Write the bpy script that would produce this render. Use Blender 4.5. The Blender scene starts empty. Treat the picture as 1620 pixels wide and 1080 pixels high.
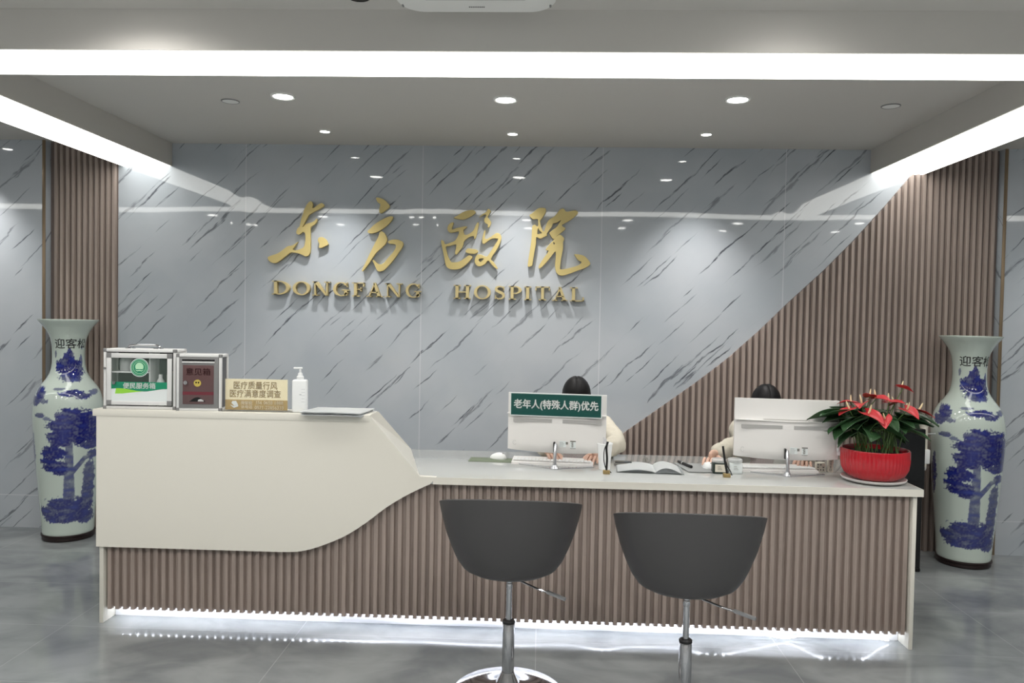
import bpy, bmesh, math, random
from mathutils import Vector, Matrix, noise as mnoise
random.seed(7)
R = math.radians
scene = bpy.context.scene
col = scene.collection

# ------------------------------------------------------------------ camera, exposure, world, lights
F_PX, YAW, PITCH, ROLL, CAM_D, CAM_H = 1231.2, .0379, .0288, .0179, 5.6307, 1.6
fwd = Vector((-math.sin(YAW)*math.cos(PITCH), math.cos(YAW)*math.cos(PITCH), -math.sin(PITCH)))
rt0 = Vector((math.cos(YAW), math.sin(YAW), 0)); up0 = rt0.cross(fwd)
rt = math.cos(ROLL)*rt0 + math.sin(ROLL)*up0; up = -math.sin(ROLL)*rt0 + math.cos(ROLL)*up0
cd = bpy.data.cameras.new('camera'); cam = bpy.data.objects.new('camera', cd); col.objects.link(cam)
cd.sensor_width = 36; cd.lens = 36*F_PX/1620; cd.clip_start = .05
cam.matrix_world = Matrix(((rt.x, up.x, -fwd.x, 0), (rt.y, up.y, -fwd.y, -CAM_D), (rt.z, up.z, -fwd.z, CAM_H), (0, 0, 0, 1)))
scene.camera = cam
scene.view_settings.view_transform = 'Standard'; scene.view_settings.look = 'None'
scene.view_settings.gamma = 1; scene.view_settings.use_curve_mapping = False
scene.view_settings.exposure = 0.42
w = bpy.data.worlds.new('world'); scene.world = w; w.use_nodes = True
w.node_tree.nodes['Background'].inputs[0].default_value = (.9, .95, 1, 1)
w.node_tree.nodes['Background'].inputs[1].default_value = .1

def spot(name, loc, watts, angle=120, blend=.6, radius=.04, tilt=0, parent=None, color=(1, .97, .93)):
    l = bpy.data.lights.new(name, 'SPOT'); l.energy = watts; l.spot_size = R(angle); l.spot_blend = blend
    l.shadow_soft_size = radius; l.color = color
    o = bpy.data.objects.new(name, l); col.objects.link(o); o.location = loc; o.rotation_euler = (R(tilt), 0, 0)
    if parent: o.parent = parent
    return o
W_BIG, W_SMALL, W_HALL, STRIP, LED = 28, 58, 27, 3.6, 4

# ------------------------------------------------------------------ materials
def lin(c):
    return tuple(((v/255)/12.92 if v/255 <= .04045 else ((v/255+.055)/1.055)**2.4) for v in c)
def setin(n, k, v):
    if k in n.inputs: n.inputs[k].default_value = v
def mat(name, rgb, rough=.5, metal=0, coat=0, emit=0, alpha=1, trans=0, ior=1.45, spec=.5):
    m = bpy.data.materials.new(name); m.use_nodes = True
    p = m.node_tree.nodes['Principled BSDF']
    c = lin(rgb)
    p.inputs['Base Color'].default_value = (*c, 1); p.inputs['Roughness'].default_value = rough
    p.inputs['Metallic'].default_value = metal; p.inputs['IOR'].default_value = ior
    setin(p, 'Coat Weight', coat); setin(p, 'Coat Roughness', .05); setin(p, 'Transmission Weight', trans)
    setin(p, 'Specular IOR Level', spec); p.inputs['Alpha'].default_value = alpha
    if emit:
        setin(p, 'Emission Color', (*c, 1)); setin(p, 'Emission Strength', emit)
    return m
class NT:
    def __init__(s, m):
        s.t = m.node_tree; s.n = s.t.nodes; s.l = s.t.links; s.p = s.n['Principled BSDF']
    def new(s, kind, **kw):
        n = s.n.new(kind)
        for k, v in kw.items(): setattr(n, k, v)
        return n
    def put(s, node, idx, v):
        i = node.inputs[idx]
        if hasattr(v, 'is_linked') or isinstance(v, bpy.types.NodeSocket): s.l.new(v, i)
        else: i.default_value = v
    def math(s, op, a, b=0.0, c=None):
        n = s.new('ShaderNodeMath', operation=op); s.put(n, 0, a); s.put(n, 1, b)
        if c is not None: s.put(n, 2, c)
        return n.outputs[0]
    def comb(s, x, y, z=0.0):
        n = s.new('ShaderNodeCombineXYZ'); s.put(n, 0, x); s.put(n, 1, y); s.put(n, 2, z); return n.outputs[0]
    def noise(s, vec, scale, detail=2, dist=0):
        n = s.new('ShaderNodeTexNoise'); s.put(n, 'Vector', vec); n.inputs['Scale'].default_value = scale
        n.inputs['Detail'].default_value = detail; n.inputs['Distortion'].default_value = dist; return n.outputs[0]
    def step(s, v, a, b):
        n = s.new('ShaderNodeMapRange', interpolation_type='SMOOTHSTEP'); s.put(n, 0, v); n.inputs[1].default_value = a; n.inputs[2].default_value = b
        return n.outputs[0]
    def mix(s, f, a, b):
        n = s.new('ShaderNodeMix', data_type='RGBA'); s.put(n, 0, f)
        for i, v in ((6, a), (7, b)):
            if isinstance(v, tuple): n.inputs[i].default_value = (*v, 1)
            else: s.l.new(v, n.inputs[i])
        return n.outputs[2]
    def pos(s):
        g = s.new('ShaderNodeNewGeometry'); x = s.new('ShaderNodeSeparateXYZ'); s.l.new(g.outputs['Position'], x.inputs[0]); return g.outputs['Position'], x.outputs

def marble(name, seams=None, hseam=None):
    m = mat(name, (166, 171, 178), .03, ior=1.6); t = NT(m)
    P, (X, Y, Z) = t.pos()
    XX = t.math('ADD', X, Y)
    ca, sa = math.cos(R(44)), math.sin(R(44))
    def layer(L, Wc, wid, drop, seed, wob):
        u = t.math('ADD', t.math('MULTIPLY', XX, ca), t.math('MULTIPLY', Z, sa))
        v = t.math('SUBTRACT', t.math('MULTIPLY', Z, ca), t.math('MULTIPLY', XX, sa))
        wn = t.math('MULTIPLY', t.math('SUBTRACT', t.noise(t.comb(u, v, seed), 3.2, 4), .5), wob)
        v2 = t.math('ADD', v, wn)
        q = t.comb(t.math('MULTIPLY', u, 1/L), t.math('MULTIPLY', v2, 1/Wc), seed)
        vo = t.new('ShaderNodeTexVoronoi', voronoi_dimensions='2D'); t.l.new(q, vo.inputs['Vector']); vo.inputs['Scale'].default_value = 1
        sub = t.new('ShaderNodeVectorMath', operation='SUBTRACT'); t.l.new(q, sub.inputs[0]); t.l.new(vo.outputs['Position'], sub.inputs[1])
        sp = t.new('ShaderNodeSeparateXYZ'); t.l.new(sub.outputs[0], sp.inputs[0])
        rc = t.new('ShaderNodeSeparateColor'); t.l.new(vo.outputs['Color'], rc.inputs[0])
        half = t.math('MULTIPLY_ADD', rc.outputs[0], .34, .12)
        du = t.math('DIVIDE', sp.outputs[0], half)
        env = t.math('MAXIMUM', t.math('SUBTRACT', 1.0, t.math('MULTIPLY', du, du)), 0.0)
        rag = t.math('MULTIPLY_ADD', t.noise(t.comb(t.math('MULTIPLY', u, 14), t.math('MULTIPLY', v, 70), seed), 1.0, 2), 1.8, -.25)
        width = t.math('MULTIPLY', t.math('MULTIPLY', env, wid/Wc), rag)
        d = t.math('ABSOLUTE', sp.outputs[1])
        k = t.math('SUBTRACT', width, d)
        line = t.step(k, -.12*wid/Wc, .40*wid/Wc)
        strand = t.noise(t.comb(t.math('MULTIPLY', u, 9), t.math('MULTIPLY', v2, 150), seed+5), 1.0, 3)
        line = t.math('MULTIPLY', line, t.step(strand, .33, .52))
        keep = t.math('GREATER_THAN', rc.outputs[1], drop)
        return t.math('MULTIPLY', t.math('MULTIPLY', line, keep), t.math('MULTIPLY_ADD', rc.outputs[2], .5, .5))
    a = layer(.88, .19, .0115, .12, 3.1, .095)
    b = layer(.50, .125, .0072, .25, 8.7, .065)
    c = layer(.75, .26, .022, .40, 15.3, .10)
    vein = t.math('MAXIMUM', t.math('MAXIMUM', a, b), t.math('MULTIPLY', c, .8))
    cloud = t.noise(t.comb(XX, Z, 1.0), 1.6, 4)
    base = t.mix(t.step(cloud, .3, .7), lin((170, 177, 184)), lin((182, 187, 193)))
    colr = t.mix(t.math('MULTIPLY', vein, .9), base, lin((64, 67, 75)))
    hgt = t.noise(t.comb(XX, Z, 4.0), 1.3, 1)
    if seams:
        md = t.math('FLOORED_MODULO', t.math('ADD', X, 2.1765+seams/2), seams)
        dd = t.math('ABSOLUTE', t.math('SUBTRACT', md, seams/2))
        s_ = t.step(dd, .0032, .0018)
        colr = t.mix(t.math('MULTIPLY', s_, .75), colr, lin((206, 208, 212)))
        hgt = t.math('ADD', hgt, t.math('MULTIPLY', t.step(dd, .12, 0), -.5))
    if hseam:
        dz = t.math('ABSOLUTE', t.math('SUBTRACT', Z, hseam))
        colr = t.mix(t.math('MULTIPLY', t.step(dz, .0032, .0018), .75), colr, lin((206, 208, 212)))
    t.l.new(colr, t.p.inputs['Base Color'])
    bp = t.new('ShaderNodeBump'); bp.inputs['Strength'].default_value = .17; bp.inputs['Distance'].default_value = .02
    t.put(bp, 'Height', hgt); t.l.new(bp.outputs[0], t.p.inputs['Normal'])
    return m
def floor_mat():
    m = mat('polished_floor_tile', (130, 133, 134), .13, ior=1.6); t = NT(m)
    P, (X, Y, Z) = t.pos()
    n1 = t.noise(t.comb(X, Y, 0.0), 1.3, 6, 1.0); n2 = t.noise(t.comb(t.math('MULTIPLY', X, .9), t.math('MULTIPLY', Y, 1.5), 2.0), 3.0, 7, 1.2)
    f = t.math('ADD', t.math('MULTIPLY', n1, .6), t.math('MULTIPLY', n2, .4))
    c = t.mix(t.step(f, .32, .68), lin((104, 109, 112)), lin((142, 146, 147)))
    br = t.new('ShaderNodeTexBrick'); br.offset = 0; t.l.new(P, br.inputs['Vector'])
    for k, v in (('Scale', 1), ('Mortar Size', .0016), ('Brick Width', 1.2), ('Row Height', .6), ('Mortar Smooth', 0)): br.inputs[k].default_value = v
    c = t.mix(t.math('MULTIPLY', br.outputs['Fac'], .5), c, lin((176, 178, 178)))
    t.l.new(c, t.p.inputs['Base Color'])
    sc = t.noise(t.comb(X, Y, 9.0), 9, 5)
    t.l.new(t.math('MULTIPLY_ADD', sc, .12, .05), t.p.inputs['Roughness'])
    return m
def grain(name, rgb, rough, spread=.12):
    m = mat(name, rgb, rough); t = NT(m)
    P, (X, Y, Z) = t.pos()
    n = t.noise(t.comb(t.math('MULTIPLY', X, 60), t.math('MULTIPLY', Y, 60), t.math('MULTIPLY', Z, 1.5)), 1.0, 3)
    lo = tuple(v*(1-spread) for v in lin(rgb)); hi = tuple(v*(1+spread) for v in lin(rgb))
    t.l.new(t.mix(t.step(n, .3, .7), lo, hi), t.p.inputs['Base Color']); return m
M = dict(
    marble=marble('grey_veined_marble', seams=1.2965), marble_side=marble('grey_veined_marble_side', hseam=.24),
    floor=floor_mat(), plaster=mat('ceiling_paint', (196, 193, 188), .7), hall=mat('hall_wall_paint', (205, 205, 203), .6),
    strip=mat('light_panel', (250, 249, 243), .5, emit=STRIP), lens=mat('lamp_lens', (255, 253, 248), .5, emit=14), lens_fill=mat('rear_fill_lens', (255, 253, 248), .5, emit=3), lens_small=mat('small_lamp_lens', (255, 253, 248), .5, emit=14),
    ring=mat('white_lamp_ring', (225, 225, 222), .4), flute=grain('taupe_ribbed_panel', (160, 146, 138), .40), groove=mat('taupe_panel_groove', (112, 100, 95), .5),
    gold_trim=mat('bronze_metal_trim', (150, 132, 110), .35, .8), white=mat('white_solid_surface', (226, 223, 213), .3, ior=1.45),
    worktop=mat('pale_grey_white_worktop', (182, 184, 182), .1, ior=1.5, coat=.3), kick=mat('white_kick_panel', (235, 236, 240), .25), led=mat('led_tape', (240, 245, 255), .5, emit=LED), cable=mat('led_cable', (225, 225, 230), .4),
    gold=mat('brushed_gold', (204, 186, 126), .42, .25), gold_side=mat('gold_letter', (196, 180, 132), .45, .25),
    shell=mat('grey_plastic_shell', (68, 67, 68), .5), chrome=mat('chrome', (190, 190, 193), .10, 1), steel=mat('brushed_steel', (190, 191, 194), .3, 1),
    black=mat('black_plastic', (22, 22, 24), .4), dark=mat('black_gloss', (14, 15, 17), .12), pcwhite=mat('white_pc_plastic', (232, 230, 228), .35),
    vent=mat('vent_grille', (196, 195, 194), .5), silver=mat('silver_aluminium', (226, 226, 225), .35, .12), silver_dark=mat('grey_corner_plastic', (128, 128, 128), .5),
    pcsilver=mat('satin_silver', (205, 207, 212), .22, .8), screen=mat('screen_glass', (10, 11, 14), .1),
    green=mat('dark_green_board', (20, 78, 72), .35), green2=mat('green_film', (32, 140, 104), .35), lime=mat('lime_film', (150, 214, 70), .35), film=mat('white_film', (226, 232, 232), .3),
    text_white=mat('white_lettering', (246, 248, 246), .5), sign_cream=mat('cream_card', (246, 234, 196), .4), sign_gold=mat('gold_card', (178, 148, 78), .4), text_gold=mat('gold_ink', (170, 140, 70), .5),
    text_cream=mat('cream_ink', (255, 244, 214), .5), mint=mat('mint_print', (190, 232, 196), .4), maroon=mat('dark_red_panel', (98, 74, 74), .18), maroon_line=mat('red_panel_band', (112, 48, 58), .25), maroon_text=mat('dark_red_ink', (70, 28, 32), .4),  # maroon panel greyed in its base colour to carry the glossy reflection
    brass=mat('brass', (212, 190, 96), .25, .3), brass_dull=mat('dull_brass', (170, 148, 102), .4, .5), grey_side=mat('dark_grey_sheet', (92, 92, 96), .4), inside=mat('dark_interior', (34, 38, 38), .6),
    plastic=mat('white_plastic', (236, 238, 238), .35), paper=mat('white_paper', (245, 247, 248), .8), paper_grey=mat('grey_paper', (190, 194, 196), .7),
    mat_green=mat('sage_mat', (112, 122, 104), .8), mat_grey=mat('grey_mat', (150, 152, 152), .8), slate=mat('grey_case', (120, 118, 112), .35), ink=mat('black_print', (40, 42, 44), .6),
    box_dark=mat('dark_green_box', (36, 50, 44), .4), cream_box=mat('cream_box', (226, 220, 206), .5), red_pot=mat('red_glazed_pot', (186, 24, 38), .2, coat=.6), soil=mat('soil', (40, 32, 28), .9),
    leaf=mat('dark_green_leaf', (50, 80, 50), .3), stem=mat('green_stem', (92, 122, 66), .5), spathe=mat('red_spathe', (184, 48, 54), .35, coat=.15), spadix=mat('cream_spadix', (238, 224, 180), .6),
    saucer=mat('pale_saucer', (214, 210, 208), .35), wood_base=mat('dark_wood_stand', (34, 22, 22), .35), skin=mat('skin', (216, 178, 158), .55), hair=mat('black_hair', (16, 15, 17), .5, spec=.3),
    jacket=mat('cream_jacket', (196, 190, 176), .85), vest=mat('dusty_maroon_vest', (140, 84, 82), .85), trousers=mat('dark_trousers', (44, 44, 50), .85), eye=mat('eye_white', (236, 234, 230), .3), lip=mat('lip', (176, 96, 92), .5),
    chair_grey=mat('grey_chair_fabric', (112, 112, 108), .8), cab=mat('black_cabinet', (26, 26, 28), .25),
)
def clear(name, rgb=(255, 255, 255), a=.12, rough=.03):
    return mat(name, rgb, rough, alpha=a)
M['glass'] = clear('clear_glass', (200, 225, 212), .05, .0); M['acrylic'] = clear('clear_acrylic', (225, 228, 226), .07); M['film_clear'] = clear('crumpled_film', (245, 245, 248), .75, .3)
M['lid'] = clear('clear_lid', (225, 228, 228), .55, .1)

# ------------------------------------------------------------------ mesh helpers
class MB:
    def __init__(s): s.b = bmesh.new()
    def box(s, x0, x1, y0, y1, z0, z1, bev=0, seg=2, mx=None):
        t = bmesh.new(); bmesh.ops.create_cube(t, size=1)
        for v in t.verts: v.co = Vector(((x0+x1)/2+v.co.x*(x1-x0), (y0+y1)/2+v.co.y*(y1-y0), (z0+z1)/2+v.co.z*(z1-z0)))
        if bev: bmesh.ops.bevel(t, geom=t.edges[:], offset=bev, segments=seg, affect='EDGES', profile=.5)
        return s.add(t, mx)
    def add(s, t, mx=None):
        if mx is not None: bmesh.ops.transform(t, matrix=mx, verts=t.verts[:])
        me = bpy.data.meshes.new('tmp'); t.to_mesh(me); t.free(); s.b.from_mesh(me); bpy.data.meshes.remove(me); return s
    def mesh(s, me, mx=None):
        t = bmesh.new(); t.from_mesh(me); return s.add(t, mx)
    def lathe(s, prof, seg=48, cx=0, cy=0, cz=0, mx=None):
        t = bmesh.new(); rings = []
        for r, z in prof:
            if r < 1e-6: rings.append([t.verts.new((cx, cy, cz+z))])
            else: rings.append([t.verts.new((cx+r*math.cos(2*math.pi*i/seg), cy+r*math.sin(2*math.pi*i/seg), cz+z)) for i in range(seg)])
        for a, b in zip(rings, rings[1:]):
            for i in range(seg):
                j = (i+1) % seg
                if len(a) == 1 and len(b) == 1: break
                if len(a) == 1: t.faces.new((a[0], b[j], b[i]))
                elif len(b) == 1: t.faces.new((a[i], a[j], b[0]))
                else: t.faces.new((a[i], a[j], b[j], b[i]))
        bmesh.ops.recalc_face_normals(t, faces=t.faces[:])
        return s.add(t, mx)
    def cyl(s, p0, p1, r0, r1=None, seg=20):
        p0 = Vector(p0); p1 = Vector(p1); r1 = r0 if r1 is None else r1; d = p1-p0
        q = d.to_track_quat('Z', 'Y').to_matrix().to_4x4()
        return s.lathe([(0, 0), (r0, 0), (r1, d.length), (0, d.length)], seg, mx=Matrix.Translation(p0) @ q)
    def tube(s, pts, r, seg=10, caps=True):
        t = bmesh.new(); pts = [Vector(p) for p in pts]; rings = []; n = len(pts); rr = r if isinstance(r, (list, tuple)) else [r]*n
        ref = None
        for i, p in enumerate(pts):
            d = (pts[min(i+1, n-1)]-pts[max(i-1, 0)]).normalized()
            if ref is None: ref = d.orthogonal().normalized()
            ref = (ref-d*ref.dot(d)).normalized(); b = d.cross(ref)
            rings.append([t.verts.new(p+rr[i]*(math.cos(2*math.pi*k/seg)*ref+math.sin(2*math.pi*k/seg)*b)) for k in range(seg)])
        for a, b in zip(rings, rings[1:]):
            for k in range(seg): t.faces.new((a[k], a[(k+1) % seg], b[(k+1) % seg], b[k]))
        if caps: t.faces.new(rings[0][::-1]); t.faces.new(rings[-1])
        bmesh.ops.recalc_face_normals(t, faces=t.faces[:])
        return s.add(t)
    def prism(s, poly, y0, y1, mx=None):                      # polygon in x,z, extruded along y
        t = bmesh.new(); a = [t.verts.new((x, y0, z)) for x, z in poly]; b = [t.verts.new((x, y1, z)) for x, z in poly]
        f1 = t.faces.new(a); f2 = t.faces.new(b[::-1])
        for i in range(len(poly)):
            j = (i+1) % len(poly); t.faces.new((a[j], a[i], b[i], b[j]))
        bmesh.ops.recalc_face_normals(t, faces=t.faces[:])
        bmesh.ops.triangulate(t, faces=[f for f in t.faces if len(f.verts) > 4])
        return s.add(t, mx)
    def ell(s, c, rx, ry, rz, seg=24, rings=16, mx=None):
        t = bmesh.new(); bmesh.ops.create_uvsphere(t, u_segments=seg, v_segments=rings, radius=1)
        for v in t.verts: v.co = Vector((c[0]+rx*v.co.x, c[1]+ry*v.co.y, c[2]+rz*v.co.z))
        return s.add(t, mx)
    def quad(s, pts):
        s.b.faces.new([s.b.verts.new(p) for p in pts]); return s
    def build(s, name, m, parent=None, smooth=True, angle=35):
        me = bpy.data.meshes.new(name); s.b.to_mesh(me); s.b.free(); me.materials.append(M[m] if isinstance(m, str) else m)
        if smooth:
            me.polygons.foreach_set('use_smooth', [True]*len(me.polygons)); me.set_sharp_from_angle(angle=R(angle))
        o = bpy.data.objects.new(name, me); col.objects.link(o)
        if parent: o.parent = parent
        return o
def from_obj(o):
    dg = bpy.context.evaluated_depsgraph_get(); dg.update()
    me = bpy.data.meshes.new_from_object(o.evaluated_get(dg)); d = o.data; bpy.data.objects.remove(o)
    return me
def curve_mesh(loops, ext, bev=0):
    c = bpy.data.curves.new('tmp', 'CURVE'); c.dimensions = '2D'; c.fill_mode = 'BOTH'; c.extrude = ext; c.bevel_depth = bev; c.bevel_resolution = 1
    if bev: c.offset = -bev
    for lp in loops:
        sp = c.splines.new('POLY'); sp.points.add(len(lp)-1); sp.use_cyclic_u = True
        for p, (x, y) in zip(sp.points, lp): p.co = (x, y, 0, 1)
    o = bpy.data.objects.new('tmp', c); col.objects.link(o); return from_obj(o)
ROTX = Matrix.Rotation(math.pi/2, 4, 'X')
def text_mesh(body, wd, ht, ext=.0006, offset=0, space=1.0):
    c = bpy.data.curves.new('tmp', 'FONT'); c.body = body; c.size = 1; c.extrude = 0; c.space_line = space; c.align_x = 'CENTER'
    c.resolution_u = 3
    o = bpy.data.objects.new('tmp', c); col.objects.link(o); me = from_obj(o)
    xs = [v.co.x for v in me.vertices]; ys = [v.co.y for v in me.vertices]
    ax, bx, ay, by = min(xs), max(xs), min(ys), max(ys)
    for v in me.vertices:
        v.co = Vector(((v.co.x-(ax+bx)/2)*wd/(bx-ax), (v.co.y-(ay+by)/2)*ht/(by-ay), 0))
    if offset:                                                   # heavier weight: the same outlines laid twice, a hair apart
        b = bmesh.new(); b.from_mesh(me); d = offset*ht*1.1/(body.count('\n')+1)
        for k, (dx, dy) in enumerate(((d, 0), (-d, 0), (0, d), (0, -d))):
            q = me.copy(); q.transform(Matrix.Translation((dx, dy, 0))); b.from_mesh(q); bpy.data.meshes.remove(q)
        b.to_mesh(me); b.free()
    return me
def text(name, body, wd, ht, loc, m, parent, offset=0, space=1.0, rot=None):   # flat lettering facing -y, centred at loc
    me = text_mesh(body, wd, ht, offset=offset, space=space)
    mx = Matrix.Translation(loc) @ (rot or Matrix.Identity(4)) @ ROTX
    return MB().mesh(me, mx).build(name, m, parent, smooth=False)
def smooth_loop(pts, n=4):
    out = []; k = len(pts)
    for i in range(k):
        p0, p1, p2, p3 = (Vector(pts[(i+j-1) % k]) for j in range(4))
        a = (p2-p1).length
        for q in range(n):
            t = q/n
            out.append(tuple(.5*((2*p1)+(p2-p0)*t+(2*p0-5*p1+4*p2-p3)*t*t+(3*p1-p0-3*p2+p3)*t**3)) if True else p1)
    return out
def path(pts, n=8):
    out = []; pts = [Vector(p) for p in pts]; k = len(pts)
    for i in range(k-1):
        p0, p1, p2, p3 = pts[max(i-1, 0)], pts[i], pts[i+1], pts[min(i+2, k-1)]
        for q in range(n):
            t = q/n; out.append(.5*((2*p1)+(p2-p0)*t+(2*p0-5*p1+4*p2-p3)*t*t+(3*p1-p0-3*p2+p3)*t**3))
    out.append(pts[-1]); return out
def empty(name, loc, rz=0):
    o = bpy.data.objects.new(name, None); col.objects.link(o); o.location = loc; o.rotation_euler = (0, 0, rz); o.empty_display_size = .05; return o
def tag(o, label, cat, group=None):
    o['label'] = label; o['category'] = cat
    if group: o['group'] = group
    return o
def thing(name, label, cat, loc=(0, 0, 0), rz=0, group=None):
    return tag(empty(name, loc, rz), label, cat, group)
def struct(o): o['kind'] = 'structure'; return o
def dup(root, loc, rz, label, group=None):
    def cp(o, par):
        c = o.copy(); col.objects.link(c)
        if par: c.parent = par; c.matrix_parent_inverse = o.matrix_parent_inverse.copy()
        for ch in list(o.children): cp(ch, c)
        return c
    r = cp(root, None); r.location = loc; r.rotation_euler = (0, 0, rz); r['label'] = label
    if group: r['group'] = group
    return r
def skin(chains, sub=2):
    """chains: list of dict(p=[points], r=[radius or (rx,ry)], at=(chain, index) or None) -> mesh of one continuous skin"""
    vs, es, rs = [], [], []; idx = []
    for c in chains:
        ids = []
        for k, (p, r) in enumerate(zip(c['p'], c['r'])):
            vs.append(p); rs.append(r); ids.append(len(vs)-1)
            if k: es.append((ids[-2], ids[-1]))
        if c.get('at'): es.append((idx[c['at'][0]][c['at'][1]], ids[0]))
        idx.append(ids)
    me = bpy.data.meshes.new('tmp'); me.from_pydata([tuple(v) for v in vs], es, [])
    o = bpy.data.objects.new('tmp', me); col.objects.link(o)
    o.modifiers.new('skin', 'SKIN'); sd = me.skin_vertices[0].data if me.skin_vertices else None
    if sd is None:
        bpy.context.view_layer.objects.active = o
        bm = bmesh.new(); bm.from_mesh(me); bm.verts.layers.skin.verify(); bm.to_mesh(me); bm.free(); sd = me.skin_vertices[0].data
    for k, r in enumerate(rs): sd[k].radius = r if isinstance(r, tuple) else (r, r); sd[k].use_root = (k == 0)
    s = o.modifiers.new('sub', 'SUBSURF'); s.levels = sub; s.render_levels = sub
    return from_obj(o)

# ------------------------------------------------------------------ room shell
CEIL, BEAM = 2.84, 2.67
struct(MB().box(-8, 8, -11, .1, -.1, 0).build('floor', 'floor', smooth=False))
ceiling = struct(MB().box(-8, 8, -11, .1, CEIL, CEIL+.1).build('ceiling', 'plaster', smooth=False))
struct(MB().box(-3.64, 3.2, 0, .1, 0, CEIL).build('wall_back', 'marble', smooth=False))
struct(MB().box(-8, -3.631, -.067, .1, 0, CEIL).build('wall_back_left', 'marble_side', smooth=False))
struct(MB().box(3.192, 8, -.067, .1, 0, CEIL).build('wall_back_right', 'marble_side', smooth=False))
struct(MB().box(-8.1, -8, -11, .1, 0, CEIL).build('wall_left', 'hall', smooth=False))
struct(MB().box(8, 8.1, -11, .1, 0, CEIL).build('wall_right', 'hall', smooth=False))
struct(MB().box(-8, 8, -11.1, -11, 0, CEIL).build('wall_front', 'hall', smooth=False))
struct(MB().box(-3.653, -3.6305, -.0715, -.066, 0, CEIL, .001).build('trim_1', 'gold_trim'))
struct(MB().box(3.1915, 3.214, -.0715, -.066, 0, CEIL, .001).build('trim_2', 'gold_trim'))
# lit beams: side beams left and right, one across the front
def beam(name, x0, x1, y0, y1, inset):
    b = struct(MB().box(x0, x1, y0, y1, BEAM+.004, CEIL).build(name, 'plaster', smooth=False))
    MB().box(x0+inset[0], x1-inset[1], y0+inset[2], y1-inset[3], BEAM-.002, BEAM+.006).build('light_panel', 'strip', b, smooth=False)
    return b
beam('trim_3', -3.10, -2.725, -2.152, -.001, (.012, .012, 0, .004))
beam('trim_4', 2.30, 2.675, -2.152, -.001, (.012, .012, 0, .004))
beam('trim_5', -7.9, 7.9, -2.475, -2.152, (0, 0, .012, .006))
# ribbed panels: ribs are one mesh per panel
PITCHF, RIB = .0437, .0250
def ribs(mb, x0, x1, y, zb, ztop, depth=.020, zbot=None, pitch=.0437):
    n = int(round((x1-x0)/pitch)); st = (x1-x0)/n; RIB = pitch*.58
    for i in range(n):
        a = x0+st*i+(st-RIB)/2; b = a+RIB; za, zb_ = ztop(a), ztop(b)
        lo = zbot(a) if zbot else zb
        if max(za, zb_) <= lo+.01: continue
        t = bmesh.new()
        pr = [(a-.002, y), (a+.0025, y-depth), (b-.0025, y-depth), (b+.002, y)]
        bot = [t.verts.new((px, py, lo)) for px, py in pr]; top = [t.verts.new((px, py, ztop(px))) for px, py in pr]
        t.faces.new(bot); t.faces.new(top[::-1])
        for k in range(4): t.faces.new((bot[k], bot[(k+1) % 4], top[(k+1) % 4], top[k]))
        bmesh.ops.recalc_face_normals(t, faces=t.faces[:]); mb.add(t)
DIAG = [(-.9, -.31), (.0, .345), (.30, .565), (.5983, .7902), (.8884, 1.0029), (1.1103, 1.1673), (1.3308, 1.3445), (1.5496, 1.5481), (1.7667, 1.7686), (1.9831, 1.9745), (2.1977, 2.2017), (2.4105, 2.45), (2.5922, 2.6744), (2.75, 2.87)]
def diag(x):
    for (a, za), (b, zb) in zip(DIAG, DIAG[1:]):
        if x <= b: return min(CEIL, max(0, za+(zb-za)*(x-a)/(b-a)))
    return CEIL
p = MB(); ribs(p, -3.605, -3.128, -.004, 0, lambda x: CEIL)
panel = struct(p.build('trim_6', 'flute', smooth=False)); MB().box(-3.63, -3.126, -.004, .001, 0, CEIL).build('backing_board', 'groove', panel, smooth=False)
p = MB(); ribs(p, -.42, 3.176, -.004, 0, diag)
panel = struct(p.build('trim_7', 'flute', smooth=False))
q = [(x, diag(x)) for x in [-.40+.05*i for i in range(63)] if x < 2.7]+[(2.73, CEIL), (3.19, CEIL), (3.19, 0), (-.40, 0)]
MB().prism(q, -.004, .001).build('backing_board', 'groove', panel, smooth=False)

# ------------------------------------------------------------------ ceiling lamps and fittings
def downlight(loc, r, label, watts, small, group):
    t = thing('downlight', label, 'ceiling light', loc, 0, group)
    MB().lathe([(r*.86, -.001), (r*.86, -.006), (r, -.009), (r*1.08, -.004), (r*1.1, 0)], 40).build('trim_ring', 'ring', t)
    MB().lathe([(0, -.0055), (r*.87, -.0045)], 40).build('lamp_lens', 'lens_small' if small else 'lens', t)
    spot('lamp', (0, 0, -.02), watts, 78 if small else 140, 1.0 if small else .6, .025 if small else .05, 7 if small else 0, t)
nm = ('above the left half of the gold lettering', 'above the middle of the gold lettering', 'to the right, over the monitors')
for i, (x, y) in enumerate([(-1.4900, -1.235), (-.2288, -1.20), (1.0614, -1.235)]):
    downlight((x, y, CEIL), .064, 'larger lit ceiling downlight, '+nm[i], W_BIG, False, 'larger ceiling downlights')
for i, (x, y) in enumerate([(-1.4800, -.42), (-.2193, -.395), (1.0574, -.43)]):
    downlight((x, y, CEIL), .036, 'small ceiling spotlight close to the marble wall, '+nm[i], W_SMALL, True, 'small ceiling spotlights')
for x, side in ((-1.8375, 'left of the larger downlights'), (1.9443, 'right of the larger downlights')):
    t = thing('ceiling_cover', 'flat grey round unlit cover disc in the ceiling, '+side, 'ceiling cover', (x, -1.125, CEIL), 0, 'round ceiling covers')
    MB().lathe([(.052, 0), (.052, -.004), (.048, -.006), (.046, -.004)], 32).build('rim', 'silver_dark', t); MB().lathe([(0, -.004), (.047, -.004)], 32).build('cover_plate', 'ring', t)
t = thing('downlight', 'black unlit recessed downlight in the ceiling at the top edge of the photo', 'ceiling light', (-.735, -2.60, CEIL))
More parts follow.
